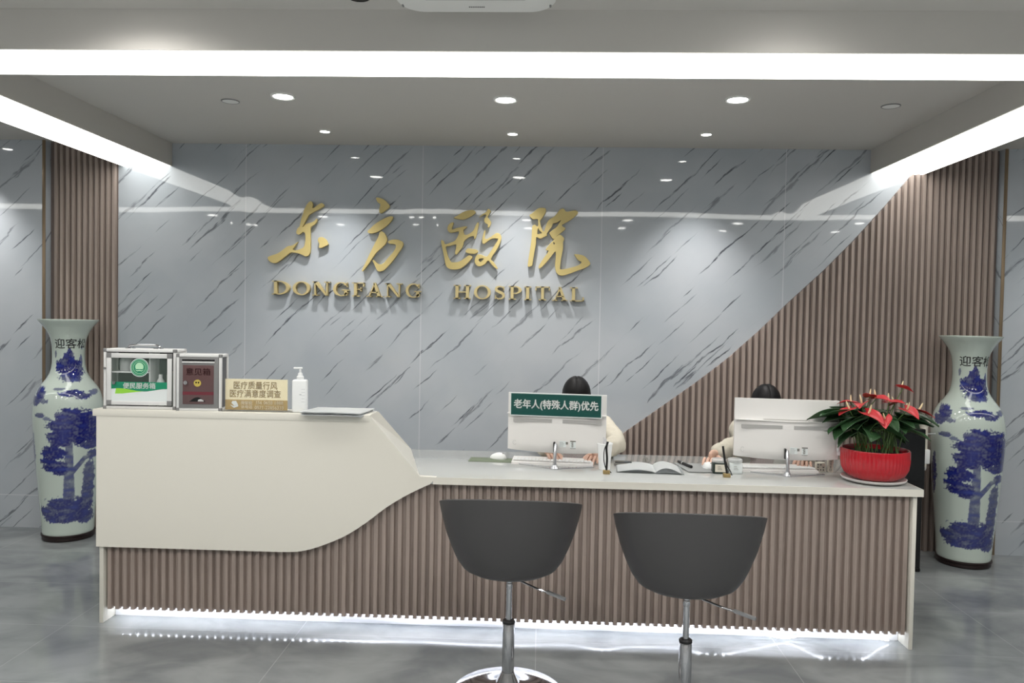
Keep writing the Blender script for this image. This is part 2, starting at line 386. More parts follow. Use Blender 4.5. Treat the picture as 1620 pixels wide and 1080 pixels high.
MB().lathe([(.046, 0), (.046, -.004), (.04, -.006)], 32).build('trim_ring', 'black', t); MB().lathe([(0, -.003), (.041, -.005)], 32).build('reflector', 'dark', t)
# hall lighting in front of the beam (lamps set in the ceiling above the viewer; rear rows added as fill)
lm = MB()
for y in (-4.15, -5.0):
    for x in (-4.2, -2.79, -1.5, -.24, 1.03, 2.43, 3.9):
        lm.lathe([(0, -.003), (.055, -.003), (.062, 0)], 24, x, y, CEIL)
        spot('hall_and_fill_lamp', (x, y, CEIL-.02), W_HALL, 160, .5, .06); spot('hall_and_fill_lamp', (x, y, CEIL-.02), W_HALL*5.5, 66, .4, .06)  # second, narrow spot added so the floor bounces light onto the beam
for x, k in ((-1.62, .40), (.95, .15)):
    lm.lathe([(0, -.003), (.055, -.003), (.062, 0)], 24, x, -2.80, CEIL); spot('hall_and_fill_lamp', (x, -2.80, CEIL-.02), W_HALL*k, 165, .5, .06)
for x in (-4.15, 3.85):
    lm.lathe([(0, -.003), (.032, -.003), (.036, 0)], 24, x, -.40, CEIL); spot('side_lamp', (x, -.40, CEIL-.02), W_SMALL*1.1, 84, 1.0, .025, 7)
lm.build('hall_and_fill_lens', 'lens', ceiling); lm = MB()
for y in (-6.9, -8.9):  # unseen rear lamps, added to bounce hall light onto the beam face
    for x in (-5.4, -2.8, -.2, 2.4, 5.0):
        lm.lathe([(0, -.003), (.055, -.003), (.062, 0)], 24, x, y, CEIL); spot('hall_and_fill_lamp', (x, y, CEIL-.02), 260, 110, .4, .06)
lm.build('hall_and_fill_lens', 'lens_fill', ceiling)
t = thing('air_conditioner', 'white ceiling cassette air conditioner with rounded near edge, at the top edge of the photo', 'air conditioner', (-.275, -2.85, CEIL))
q = [(cx_+.10*math.cos(R(a)), cy_+.10*math.sin(R(a))) for cx_, cy_, a0 in ((.205, .22, 0), (-.205, .22, 90), (-.205, -.22, 180), (.205, -.22, 270)) for a in range(a0, a0+91, 10)]
q2 = [(x*.965, y*.965) for x, y in q]
MB().prism(q, 0, .024, mx=ROTX.inverted()).prism(q2, .024, .036, mx=ROTX.inverted()).build('casing', 'ring', t); MB().box(-.19, .19, -.19, .19, -.041, -.034, .004).build('intake_grille', 'vent', t)
b = MB()
for k in range(9): b.box(-.03+.007*k, -.03+.007*k+.0045, .255, .262, -.0372, -.035)
b.build('lettering', 'ink', t)
for s in (-1, 1): MB().box(s*.285-.004, s*.285+.004, .235, .26, -.038, -.02, .002).build('latch', 'silver_dark', t)

# ------------------------------------------------------------------ gold lettering on the wall
PX = dict(f=F_PX)
def wall_pt(px, py, Y=-.032):                                   # where a traced outline point lies on the plane of the lettering
    d = fwd+(px-810)/F_PX*rt+(540-py)/F_PX*up; k = (Y+CAM_D)/d.y
    return (k*d.x, CAM_H+k*d.z)
def character(label, org, sc, loops, holes=()):
    lp = [[wall_pt(org[0]+x/sc, org[1]+y/sc) for x, y in l] for l in loops]
    me = MB()
    for i, l in enumerate(lp):
        hs = [smooth_loop([wall_pt(org[0]+x/sc, org[1]+y/sc) for x, y in h], 3) for k, h in holes if k == i]
        me.mesh(curve_mesh([smooth_loop(l, 3)]+hs, .011, .0015), Matrix.Translation((0, -.021, 0)) @ ROTX)
    xs = [p[0] for l in lp for p in l]; zs = [p[1] for l in lp for p in l]; c = ((min(xs)+max(xs))/2, min(zs))
    o = me.build('wall_character', 'gold', smooth=True, angle=30); o.data.transform(Matrix.Translation((-c[0], 0, -c[1]))); o.location = (c[0], 0, c[1])
    # studs that carry the character on the wall
    st = MB()
    for l in lp[:2]:
        vx = sum(p[0] for p in l)/len(l); best = min(l, key=lambda p: abs(p[0]-vx)+abs(p[1]-sum(q[1] for q in l)/len(l)))
    return tag(o, label, 'lettering', 'gold calligraphy characters on the marble wall')
character('gold brush-script character 东, first of the large characters, at the left', (415, 310), 9, [
    [(640, 110), (690, 72), (722, 120), (712, 172), (745, 160), (800, 118), (850, 100), (876, 138), (810, 185), (740, 222), (670, 266), (640, 310), (600, 385), (570, 446), (612, 405), (645, 388), (700, 375), (745, 352), (772, 318), (780, 350), (748, 402), (688, 446), (684, 560), (686, 700), (680, 800), (655, 845), (615, 860), (570, 840), (510, 815), (440, 806), (395, 808), (330, 860), (250, 922), (180, 957), (110, 935), (75, 882), (110, 852), (220, 815), (300, 758), (360, 715), (430, 700), (505, 652), (470, 705), (432, 758), (480, 770), (545, 752), (592, 718), (612, 640), (612, 560), (600, 520), (570, 516), (530, 547), (492, 540), (484, 505), (500, 462), (530, 430), (542, 380), (560, 300), (580, 250), (592, 200), (615, 155)],
    [(800, 595), (850, 583), (905, 618), (937, 682), (918, 702), (840, 740), (805, 730), (812, 680), (790, 640)]])
character('gold brush-script character 方, second of the large characters', (560, 310), 8.31, [
    [(290, 25), (335, 23), (390, 45), (432, 80), (469, 135), (420, 185), (352, 227), (330, 195), (345, 110), (310, 80)],
    [(178, 465), (210, 430), (290, 358), (400, 293), (480, 266), (514, 280), (482, 340), (405, 410), (330, 460), (255, 490), (200, 490)],
    [(350, 463), (395, 480), (427, 530), (437, 580), (410, 637), (350, 692), (292, 747), (240, 822), (180, 912), (115, 988), (107, 965), (150, 880), (220, 730), (280, 610), (320, 530)],
    [(445, 600), (490, 576), (560, 570), (622, 590), (647, 622), (637, 672), (590, 742), (520, 842), (440, 932), (390, 977), (330, 992), (300, 970), (265, 892), (243, 850), (260, 838), (290, 870), (340, 898), (390, 880), (440, 820), (520, 730), (552, 660), (532, 632), (470, 627)]])
character('gold brush-script character 毉, third of the large characters, many strokes', (690, 320), 9, [
    [(250, 220), (300, 190), (380, 140), (450, 115), (530, 110), (562, 145), (510, 190), (440, 226), (390, 242), (320, 238)],
    [(232, 285), (250, 295), (222, 385), (290, 365), (345, 355), (400, 342), (442, 348), (398, 384), (388, 402), (402, 455), (440, 460), (490, 435), (535, 390), (565, 320), (590, 286), (606, 300), (590, 390), (572, 480), (545, 527), (535, 480), (480, 490), (430, 520), (395, 560), (377, 630), (340, 682), (285, 744), (268, 715), (285, 640), (280, 600), (200, 617), (140, 632), (150, 700), (170, 770), (207, 842), (240, 852), (320, 845), (400, 800), (460, 755), (500, 763), (517, 785), (470, 842), (400, 907), (330, 947), (250, 957), (190, 947), (140, 902), (115, 780), (95, 680), (75, 590), (73, 538), (107, 550), (125, 595), (200, 575), (265, 545), (305, 490), (325, 415), (270, 422), (200, 432), (165, 400), (165, 345), (195, 300)],
    [(418, 692), (450, 655), (500, 660), (580, 673), (597, 705), (560, 727), (500, 732), (430, 715)],
    [(742, 93), (777, 125), (745, 180), (735, 213), (770, 258), (782, 290), (762, 340), (735, 357), (735, 315), (695, 290), (683, 240), (713, 195), (700, 172), (660, 187), (613, 212), (660, 168), (705, 143)],
    [(690, 400), (702, 410), (692, 500), (720, 520), (780, 490), (850, 440), (902, 445), (928, 492), (915, 562), (870, 662), (782, 802), (820, 850), (874, 932), (862, 947), (800, 897), (742, 830), (700, 872), (640, 907), (588, 905), (553, 860), (553, 800), (590, 742), (645, 745), (720, 770), (770, 708), (838, 600), (878, 535), (868, 516), (800, 516), (740, 547), (680, 592), (653, 565), (665, 470)]],
    [(4, [(613, 803), (678, 800), (642, 842), (613, 842)])])
character('gold brush-script character 院, last of the large characters, at the right', (825, 320), 9, [
    [(115, 180), (160, 150), (230, 90), (290, 76), (340, 85), (350, 120), (330, 170), (290, 230), (265, 265), (275, 330), (300, 392), (322, 410), (360, 300), (400, 240), (460, 205), (510, 150), (550, 100), (600, 88), (635, 130), (700, 125), (770, 113), (807, 145), (760, 202), (680, 262), (575, 325), (627, 370), (592, 412), (520, 467), (460, 524), (403, 455), (410, 420), (490, 360), (540, 290), (560, 253), (500, 290), (450, 300), (430, 350), (360, 448), (367, 470), (330, 490), (265, 517), (212, 497), (207, 590), (182, 720), (157, 880), (148, 902), (100, 917), (88, 890), (110, 740), (138, 560), (148, 400), (155, 340), (190, 318), (225, 345), (238, 310), (230, 237), (170, 242), (130, 212)],
    [(455, 540), (540, 458), (607, 515), (592, 570), (592, 660), (572, 760), (556, 870), (553, 948), (600, 952), (700, 930), (800, 900), (845, 870), (850, 845), (800, 815), (753, 743), (770, 738), (830, 743), (902, 768), (972, 848), (972, 892), (900, 937), (800, 972), (680, 1017), (590, 1042), (530, 1032), (488, 980), (478, 880), (488, 780), (486, 705), (460, 722), (400, 802), (330, 882), (270, 937), (243, 930), (255, 888), (320, 788), (383, 697), (352, 680), (350, 662), (395, 600)]],
    [(0, [(238, 368), (256, 400), (290, 437), (228, 447)]), (1, [(452, 570), (470, 576), (468, 598), (455, 594)])])
# serif letters
def rect(a, b, c, d): return [(a, c), (b, c), (b, d), (a, d)]
def ringp(cx, cy, rx, ry, ix, iy, a0, a1, n=18):
    A = [R(a0+(a1-a0)*i/n) for i in range(n+1)]
    return [[(cx+rx*math.cos(A[i]), cy+ry*math.sin(A[i])), (cx+rx*math.cos(A[i+1]), cy+ry*math.sin(A[i+1])), (cx+ix*math.cos(A[i+1]), cy+iy*math.sin(A[i+1])), (cx+ix*math.cos(A[i]), cy+iy*math.sin(A[i]))] for i in range(n)]
def ribbon(pts, wds):
    pts = [Vector((*p, 0)) for p in pts]; P = path(pts, 6); out = []; n = len(P); L = []; Q = []
    for i, p in enumerate(P):
        d = (P[min(i+1, n-1)]-P[max(i-1, 0)]).normalized(); nn = Vector((-d.y, d.x, 0)); f = i/(n-1)*(len(wds)-1); k = min(int(f), len(wds)-2); wv = wds[k]+(wds[k+1]-wds[k])*(f-k)
        L.append(p+nn*wv/2); Q.append(p-nn*wv/2)
    return [[tuple(L[i][:2]), tuple(L[i+1][:2]), tuple(Q[i+1][:2]), tuple(Q[i][:2])] for i in range(n-1)]
S = .07
GL = {
    'D': [rect(.16, .37, 0, 1), rect(.02, .46, 0, S), rect(.02, .46, 1-S, 1)]+ringp(.45, .5, .8, .5, .57, .43, -90, 90),
    'O': ringp(.63, .5, .63, .5, .41, .43, 0, 360, 36),
    'N': [rect(.16, .25, 0, 1), rect(1.03, 1.12, 0, 1), [(.08, 1), (.38, 1), (1.12, .0), (.98, 0)], rect(.0, .36, 1-S, 1), rect(.02, .42, 0, S), rect(.86, 1.30, 1-S, 1)],
    'G': ringp(.61, .5, .61, .5, .39, .43, 38, 330, 30)+[rect(1.0, 1.07, .66, .98), rect(.84, 1.06, .06, .42), rect(.66, 1.2, .40, .40+S)],
    'F': [rect(.16, .37, 0, 1), rect(.02, .54, 0, S), rect(.02, .9, 1-S, 1), rect(.82, .9, .72, 1), rect(.37, .7, .48, .48+S), rect(.63, .7, .37, .66)],
    'A': [[(.12, 0), (.22, 0), (.62, .9), (.56, 1)], [(.48, 1), (.68, 1), (1.09, 0), (.84, 0)], rect(.3, .88, .29, .29+S), rect(0, .38, 0, S), rect(.70, 1.2, 0, S)],
    'H': [rect(.15, .36, 0, 1), rect(.9, 1.11, 0, 1), rect(.02, .5, 0, S), rect(.02, .5, 1-S, 1), rect(.76, 1.24, 0, S), rect(.76, 1.24, 1-S, 1), rect(.36, .9, .46, .46+S)],
    'S': ribbon([(.66, .80), (.56, .93), (.36, .965), (.16, .86), (.17, .68), (.38, .54), (.60, .42), (.66, .22), (.50, .05), (.28, .035), (.10, .18)], [.05, .08, .10, .17, .2, .22, .2, .17, .10, .08, .05])+[rect(.64, .70, .68, .98), rect(.06, .12, .02, .32)],
    'P': [rect(.16, .37, 0, 1), rect(.02, .54, 0, S), rect(.02, .46, 1-S, 1), rect(.37, .46, .42, .42+S)]+ringp(.45, .71, .5, .29, .28, .22, -90, 90),
    'I': [rect(.14, .36, 0, 1), rect(0, .5, 0, S), rect(0, .5, 1-S, 1)],
    'T': [rect(.43, .64, 0, 1), rect(.27, .8, 0, S), rect(0, 1.07, 1-S, 1), rect(0, .08, .72, 1), rect(.99, 1.07, .72, 1)],
    'L': [rect(.16, .37, 0, 1), rect(.02, .54, 1-S, 1), rect(.02, .98, 0, S), rect(.90, .98, 0, .30)],
}
LET = [('D', -1.9634, -1.8356, 1.8483, 1.7478, 'opening the word DONGFANG'), ('O', -1.8119, -1.6857, 1.8463, 1.7457, 'second in DONGFANG'), ('N', -1.6683, -1.5376, 1.8466, 1.7446, 'third in DONGFANG, between O and G'),
       ('G', -1.5156, -1.399, 1.8455, 1.7436, 'fourth in DONGFANG, before F'), ('F', -1.3771, -1.2882, 1.8442, 1.7432, 'the only F, in the middle of DONGFANG'), ('A', -1.2711, -1.1547, 1.8439, 1.7419, 'in DONGFANG, after F'),
       ('N', -1.1376, -1.0122, 1.8425, 1.742, 'seventh in DONGFANG, between A and G'), ('G', -.9861, -.8764, 1.8439, 1.741, 'closing the word DONGFANG'),
       ('H', -.639, -.516, 1.8383, 1.7393, 'opening the word HOSPITAL'), ('O', -.4921, -.372, 1.8393, 1.7384, 'second in HOSPITAL'), ('S', -.3418, -.2696, 1.8372, 1.7389, 'the only S, third in HOSPITAL'), ('P', -.2418, -.1493, 1.8378, 1.7396, 'the only P, fourth in HOSPITAL'),
       ('I', -.1301, -.0812, 1.8361, 1.7381, 'the only I, in HOSPITAL'), ('T', -.0513, .0529, 1.8364, 1.7385, 'the only T, in HOSPITAL'), ('A', .071, .1814, 1.8348, 1.7362, 'in HOSPITAL, between T and L'), ('L', .1975, .2975, 1.8341, 1.735, 'the only L, closing HOSPITAL')]
for ch, x0, x1, z1, z0, where in LET:
    polys = GL[ch]; ax = min(p[0] for q in polys for p in q); bx = max(p[0] for q in polys for p in q); ay = min(p[1] for q in polys for p in q); by = max(p[1] for q in polys for p in q)
    m = MB()
    for k, q in enumerate(polys):
        m.prism([((x-ax)/(bx-ax)*(x1-x0), (y-ay)/(by-ay)*(z1-z0)) for x, y in q], -.041, -.004)
    m.box((x1-x0)*.3, (x1-x0)*.36, -.006, .001, (z1-z0)*.02, (z1-z0)*.08)
    o = m.build('wall_letter', 'gold_side', smooth=False); o.location = (x0, 0, z0)
    tag(o, 'gold raised serif capital letter %s, %s' % (ch, where), 'letter', 'gold serif letters under the calligraphy')

# ------------------------------------------------------------------ reception counter
FR = -1.767
c = thing('reception_counter', 'long white reception counter with raised left end and ribbed taupe front', 'counter', (-.2, -1.37, 0))
def cb(mb, name, m, **k): mb.b.transform(Matrix.Translation((.2, 1.37, 0))); return mb.build(name, m, c, **k)
curve = [(-1.30, .40), (-1.2162, .404), (-1.15, .418), (-1.0808, .442), (-.9749, .4896), (-.8696, .5585), (-.768, .6385), (-.6728, .70), (-.5936, .742), (-.5461, .764)]
cv = [tuple(p[:2]) for p in path([Vector((*p, 0)) for p in curve], 6)]
fas = [(-2.256, .40)]+cv+[(-.515, .80), (-.60, .803), (-.857, 1.072), (-2.256, 1.072)]
cb(MB().prism(fas, FR, -1.735), 'front_fascia', 'white', angle=20)
cb(MB().box(-2.235, -.86, -1.736, -1.60, .80, 1.07), 'raised_wall', 'white', smooth=False)
cb(MB().box(-2.275, -.853, -1.7695, -1.588, 1.07, 1.105, .002), 'ledge_top', 'white')
sl = MB(); t = bmesh.new()
ft, fb, bb, bt = Vector((-.856, -1.7685, 1.105)), Vector((-.597, -1.7685, .803)), Vector((-.7772, -.962, .803)), Vector((-.846, -1.60, 1.105))
nrm = Vector((-.026, 0, -.022)); V = [t.verts.new(v) for v in (ft, fb, bb, bt)]; W = [t.verts.new(v+nrm) for v in (ft, fb, bb, bt)]
t.faces.new(V); t.faces.new(W[::-1])
for i in range(4): t.faces.new((V[i], V[(i+1) % 4], W[(i+1) % 4], W[i]))
bmesh.ops.recalc_face_normals(t, faces=t.faces[:]); sl.add(t); cb(sl, 'slope_panel', 'white', smooth=False)
cb(MB().box(-2.235, 1.882, -1.766, -.957, .766, .80, .002), 'worktop', 'worktop')
cb(MB().box(-.53, 1.884, -1.7685, -1.7655, .765, .8003), 'worktop_edge', 'white', smooth=False)
cb(MB().box(1.8815, 1.884, -1.7655, -.957, .765, .8003), 'worktop_edge', 'white', smooth=False)
cb(MB().box(1.842, 1.862, -1.752, -.98, 0, .766, .002), 'end_panel', 'white')
cb(MB().box(-2.247, -2.226, -1.752, -.98, 0, 1.07, .002), 'end_panel', 'white')
f = MB(); ribs(f, -2.224, 1.840, -1.716, .068, lambda x: .765, pitch=.0407)
for x in (-2.224,): f.box(x, 1.84, -1.717, -1.710, .075, .765)
cb(f, 'ribbed_front', 'flute', smooth=False)
cb(MB().box(-2.224, 1.84, -1.64, -1.62, 0, .765).box(-2.224, 1.84, -1.711, -1.62, .085, .095), 'kick_panel', 'kick', smooth=False)
led = path([(-2.15, -1.700, .078), (-1.75, -1.700, .079), (-1.35, -1.698, .080), (-1.1, -1.70, .074), (-.85, -1.70, .070), (-.6, -1.70, .064), (-.35, -1.70, .068), (-.1, -1.70, .066), (.16, -1.70, .056), (.345, -1.70, .072), (.47, -1.70, .055), (.72, -1.70, .053), (.9, -1.70, .080), (1.09, -1.70, .046), (1.27, -1.69, .014), (1.43, -1.70, .072), (1.63, -1.70, .078), (1.72, -1.69, .03), (1.78, -1.67, .012)], 10)
cb(MB().tube(led, .0042, 6), 'led_tape', 'led')
cbl = path([(1.0, -1.66, .06), (1.15, -1.65, .03), (1.3, -1.655, .028), (1.45, -1.66, .05), (1.6, -1.66, .075)], 8)
cb(MB().tube(cbl, .003, 6), 'power_cable', 'cable')

al = bpy.data.lights.new('kick_fill_light', 'AREA'); al.shape = 'RECTANGLE'; al.size = 4.0; al.size_y = .008; al.energy = 3.2; al.color = (.93, .96, 1)
alo = bpy.data.objects.new('kick_fill_light', al); col.objects.link(alo); alo.parent = c; alo.location = (.0, -1.708+1.37, .078); alo.rotation_euler = (R(70), 0, 0)   # added unseen light behind the ribs, brightens the kick panel for the LED tape

# ------------------------------------------------------------------ bar chairs
def make_chair(label):
    t = thing('swivel_chair', label, 'chair', (0, 0, 0), 0, 'grey tub chairs in front of the counter')
    # tub shell: half-width profile over height, rim falling away to the open front (+y)
    zb, hb = .513, .374
    prof = [(0, 0), (.30, .004), (.48, .022), (.62, .08), (.715, .19), (.79, .33), (.865, .5), (.93, .70), (.97, .86), (1.0, 1.0)]
    def wid(s):
        for (a, sa), (b, sb) in zip(prof, prof[1:]):
            if s <= sb: return a+(b-a)*(s-sa)/(sb-sa)
        return 1
    bm = bmesh.new(); NA, NS = 64, 26; rings = []
    for k in range(NS+1):
        row = []
        for i in range(NA):
            th = -math.pi/2+2*math.pi*i/NA; a = abs(((th+math.pi/2+math.pi) % (2*math.pi))-math.pi)      # 0 at the back (-y)
            side = min(1, a/(math.pi/2))
            h = hb*(1-.185*(1-math.cos(a)) if a < math.pi/2 else (.815-.66*min(1, (a-math.pi/2)/(math.pi*.36))**1.2))
            s = (k/NS)**1.7*h/hb; wd = wid(s)*.316
            row.append(bm.verts.new((wd*math.cos(th), wd*.80*math.sin(th), zb+s*hb)) if k else None)
        rings.append(row)
    cbot = bm.verts.new((0, 0, zb))
    for i in range(NA): bm.faces.new((cbot, rings[1][(i+1) % NA], rings[1][i]))
    for k in range(1, NS):
        for i in range(NA): bm.faces.new((rings[k][i], rings[k][(i+1) % NA], rings[k+1][(i+1) % NA], rings[k+1][i]))
    bmesh.ops.recalc_face_normals(bm, faces=bm.faces[:])
    me = bpy.data.meshes.new('tmp'); bm.to_mesh(me); bm.free(); o = bpy.data.objects.new('tmp', me); col.objects.link(o)
    sd = o.modifiers.new('s', 'SOLIDIFY'); sd.thickness = .010; sd.offset = -1
    MB().mesh(from_obj(o)).build('tub_shell', 'shell', t, angle=50)
    MB().lathe([(0, .02), (.12, .022), (.17, .035), (.18, .055), (.15, .07), (0, .075)], 40, 0, .02, zb).build('seat_pad', 'shell', t)
    MB().box(-.05, .05, -.05, .05, zb-.012, zb+.006, .004).build('seat_plate', 'black', t)
    MB().cyl((0, 0, .28), (0, 0, zb-.010), .0125, .0125, 24).lathe([(.0135, 0), (.0145, .003), (.0145, .022), (.0135, .025)], 24, 0, 0, zb-.06).build('piston', 'chrome', t)
    MB().lathe([(0, .0), (.026, 0), (.026, .235), (.024, .24), (0, .24)], 28, 0, 0, .065).build('sleeve', 'chrome', t)
    MB().lathe([(.0235, 0), (.027, .002), (.027, .010), (.0235, .014), (.013, .014)], 28, 0, 0, .303).build('collar', 'black', t)
    MB().lathe([(0, 0), (.235, 0), (.24, .004), (.232, .010), (.16, .022), (.09, .034), (.05, .052), (.034, .082), (.027, .095), (0, .095)], 64).build('base_disc', 'chrome', t)
    lv = MB().tube([(.05, -.05, zb-.012), (.12, -.11, zb-.021), (.17, -.135, zb-.028)], .0045, 8).build('lever', 'chrome', t)
    MB().tube([(.160, -.128, zb-.026), (.232, -.175, zb-.037)], .0078, 10).build('lever_grip', 'steel', lv)
    return t
ch = make_chair('grey plastic tub chair on chrome disc foot, the left of the two at the counter'); ch.location = (-.117, -2.345, 0)
dup(ch, (.607, -2.485, 0), R(-1.5), 'grey plastic tub chair on chrome column, the right of the two at the counter')

# ------------------------------------------------------------------ vases
def vnoise(x, y, z=0): return mnoise.noise(Vector((x, y, z)))
PROF = [(.118, .018), (.150, .020), (.168, .045), (.172, .09), (.177, .16), (.188, .28), (.199, .41), (.210, .56), (.219, .70), (.226, .82), (.227, .90), (.220, .97), (.205, 1.03), (.180, 1.075), (.150, 1.115), (.128, 1.15), (.113, 1.19), (.106, 1.24), (.105, 1.30), (.108, 1.36), (.117, 1.41), (.133, 1.45), (.158, 1.49), (.183, 1.52), (.194, 1.535), (.195, 1.541)]
PP = path([Vector((r*(.965 if z < .5 else .98), z, 0)) for r, z in PROF], 12)
def prof_r(z):
    for a, b in zip(PP, PP[1:]):
        if a.y <= z <= b.y: return a.x+(b.x-a.x)*(z-a.y)/max(1e-6, b.y-a.y)
    return PP[-1].x
BLOBS = [  # (centre s, centre z, half width, half height, strength) in metres along the surface, measured from the trunk
    (.02, .865, .11, .075, 1), (.13, .83, .11, .085, 1), (-.05, .82, .085, .05, 1), (.06, .76, .16, .075, 1), (.19, .75, .10, .06, 1), (-.08, .745, .07, .035, 1), (-.05, .70, .08, .030, 1), (.16, .675, .10, .03, .95),
    (-.10, .625, .085, .050, 1), (-.13, .575, .065, .030, 1), (-.09, .535, .085, .040, 1), (-.055, .495, .045, .022, 1), (.17, .61, .05, .03, .9),
    (-.03, .255, .12, .065, .95), (.07, .23, .10, .085, .95), (-.13, .215, .075, .055, .95), (-.03, .175, .16, .040, .95), (.12, .17, .07, .05, .9),
    (-.30, .60, .038, .115, .97), (-.29, .70, .018, .05, .8), (.14, .46, .045, .12, .85), (.13, .33, .05, .12, .9), (.38, .5, .06, .16, .9), (.5, .3, .1, .08, .9), (-.55, .62, .08, .09, .9), (-.5, .3, .1, .06, .9), (.6, .7, .06, .1, .9),
    (.01, 1.315, .022, .030, 1), (.0, 1.275, .052, .045, 1), (-.03, 1.215, .085, .055, 1), (.055, 1.20, .085, .060, 1), (.02, 1.145, .09, .035, .9), (-.13, 1.30, .014, .025, .7), (.13, 1.345, .008, .014, .8), (.12, 1.25, .02, .05, .8),
    (-.21, 1.035, .055, .050, .97), (-.25, .985, .06, .035, .9), (-.17, .985, .04, .018, .8), (.02, 1.035, .075, .024, .97), (.085, 1.015, .06, .022, .95), (.18, 1.04, .05, .02, .8), (-.06, 1.065, .04, .010, .7), (-.20, .885, .045, .018, .85), (-.14, .865, .03, .012, .7)]
def vase_paint(s, z):
    ink = 0.0
    n1 = vnoise(s*22, z*26); n2 = vnoise(s*70, z*80, 4); n3 = vnoise(s*14, z*34, 7); n4 = vnoise(s*150, z*150, 2)
    for bx, bz, hw, hh, st in BLOBS:
        if abs(s-bx) > hw*1.7 or abs(z-bz) > hh*1.9: continue
        d = math.hypot((s-bx)/hw, (z-bz)/hh)+.30*n1+.34*n2+.06*n4
        ink = max(ink, st*min(1, max(0, (1.06-d)/.10)))
    # trunk, right-hand branch and second trunk
    def band(ax, az, bx, bz, w0, w1):
        nonlocal ink
        L2 = (bx-ax)**2+(bz-az)**2; k = max(0, min(1, ((s-ax)*(bx-ax)+(z-az)*(bz-az))/L2)); d = math.hypot(s-ax-k*(bx-ax), z-az-k*(bz-az))/(w0+(w1-w0)*k)+.15*n2
        ink = max(ink, min(1, max(0, (1.05-d)/.15))*(.80+.2*n3))
    band(-.005, .22, .0, .74, .033, .020); band(.022, .22, .012, .7, .020, .012); band(.01, .48, .10, .585, .018, .016); band(.10, .585, .17, .60, .016, .01); band(.095, .22, .115, .47, .026, .02); band(.125, .45, .16, .54, .022, .014)
    tex = max(0, min(1, .98+.25*n3+.18*n2))
    c = ink*tex
    return c, n3
def make_vase(label):
    t = thing('floor_vase', label, 'vase', (0, 0, 0), 0, 'blue and white floor vases')
    NA = 300; zs = [p.y for p in PP]; fine = []
    z = .02
    while z < 1.541: fine.append(z); z += .0055
    bm = bmesh.new(); cl = bm.verts.layers.float_color.new('paint'); rows = []
    cel = Vector(lin((196, 208, 200))); blue = Vector(lin((16, 18, 104))); blue2 = Vector(lin((62, 78, 158))); leafg = Vector(lin((60, 110, 90)))
    for z in fine+[1.541]:
        r = prof_r(max(z, PP[1].y)); row = []
        for i in range(NA):
            th = 2*math.pi*i/NA; v = bm.verts.new((r*math.cos(th), r*math.sin(th), z))
            a = ((th+math.pi/2+math.pi) % (2*math.pi))-math.pi               # 0 faces the viewer (-y)
            s = a*max(.15, r)
            k, n3 = vase_paint(s, z)
            b = blue.lerp(blue2, max(0, min(.7, .04+.7*n3)))
            cc = cel.lerp(b, k); v[cl] = (*cc, 1); row.append(v)
        rows.append(row)
    for a, b in zip(rows, rows[1:]):
        for i in range(NA): bm.faces.new((a[i], a[(i+1) % NA], b[(i+1) % NA], b[i]))
    # inner throat
    prev = rows[-1]
    for rr, zz in ((.185, 1.541), (.150, 1.49), (.105, 1.41), (.095, 1.30), (.093, 1.22)):
        row = []
        for i in range(NA):
            th = 2*math.pi*i/NA; v = bm.verts.new((rr*math.cos(th), rr*math.sin(th), zz)); v[cl] = (*cel, 1); row.append(v)
        for i in range(NA): bm.faces.new((prev[i], prev[(i+1) % NA], row[(i+1) % NA], row[i]))
        prev = row
    m = mat('blue_white_porcelain', (200, 210, 205), .08, ior=1.5, coat=.5); n = NT(m); at = n.new('ShaderNodeAttribute', attribute_name='paint'); n.l.new(at.outputs['Color'], n.p.inputs['Base Color'])
    mb = MB(); mb.b.free(); mb.b = bm
    o = mb.build('vase_body', m, t, angle=60)
    st = MB().lathe([(0, 0), (.158, 0), (.165, .008), (.163, .028), (.171, .034), (.169, .044), (0, .044)], 64).build('wooden_stand', 'wood_base', t)
    me = text_mesh('迎客松', .215, .068, offset=.012)
    bm2 = bmesh.new(); bm2.from_mesh(me); bmesh.ops.triangulate(bm2, faces=bm2.faces[:])
    bmesh.ops.subdivide_edges(bm2, edges=[e for e in bm2.edges if e.calc_length() > .006], cuts=3)
    for v in bm2.verts:
        x, zz = v.co.x+.015, 1.375+v.co.y; r = prof_r(zz)+.0012; a = -math.pi/2+x/.109; v.co = Vector((r*math.cos(a), r*math.sin(a), zz))
    mb = MB(); mb.b.free(); mb.b = bm2; mb.build('painted_writing', 'ink', t, smooth=False)
    return t
va = make_vase('tall blue and white porcelain vase with pine tree, at the left, partly behind the counter'); va.location = (-3.335, -.262, 0); va.rotation_euler = (0, 0, R(32))
dup(va, (2.895, -.262, 0), R(-12), 'tall blue and white porcelain vase with pine tree, at the right beside the red-flowered plant')

# ------------------------------------------------------------------ things on the raised ledge
ZL, ZW = 1.105, .80
def frame_box(t, W, H, D, corner, bar=.016):
    b = MB(); h = bar/2
    for x in (h, W-h):
        for y in (h, D-h): b.box(x-h, x+h, y-h, y+h, 0, H, .004)
    for z in (h, H-h):
        for y in (h, D-h): b.box(0, W, y-h, y+h, z-h, z+h, .004)
        for x in (h, W-h): b.box(x-h, x+h, 0, D, z-h, z+h, .004)
    b.build('frame', 'silver', t)
    for x in (0, W-bar):
        for z in (0, H-bar): MB().box(x-.001, x+bar+.001, -.002, bar, z-.001, z+bar+.001, .003).build('corner_cap', corner, t)
W, H, D = .372, .308, .135
t = thing('service_box', "aluminium framed glass box with round green emblem, on the counter's left end", 'box', (-2.232, -1.748, ZL), R(2))
frame_box(t, W, H, D, 'silver_dark')
MB().box(.01, W-.01, D-.010, D-.006, .01, H-.01).box(.01, W-.01, .012, D-.01, .006, .010).build('back_panel', 'inside', t, smooth=False)
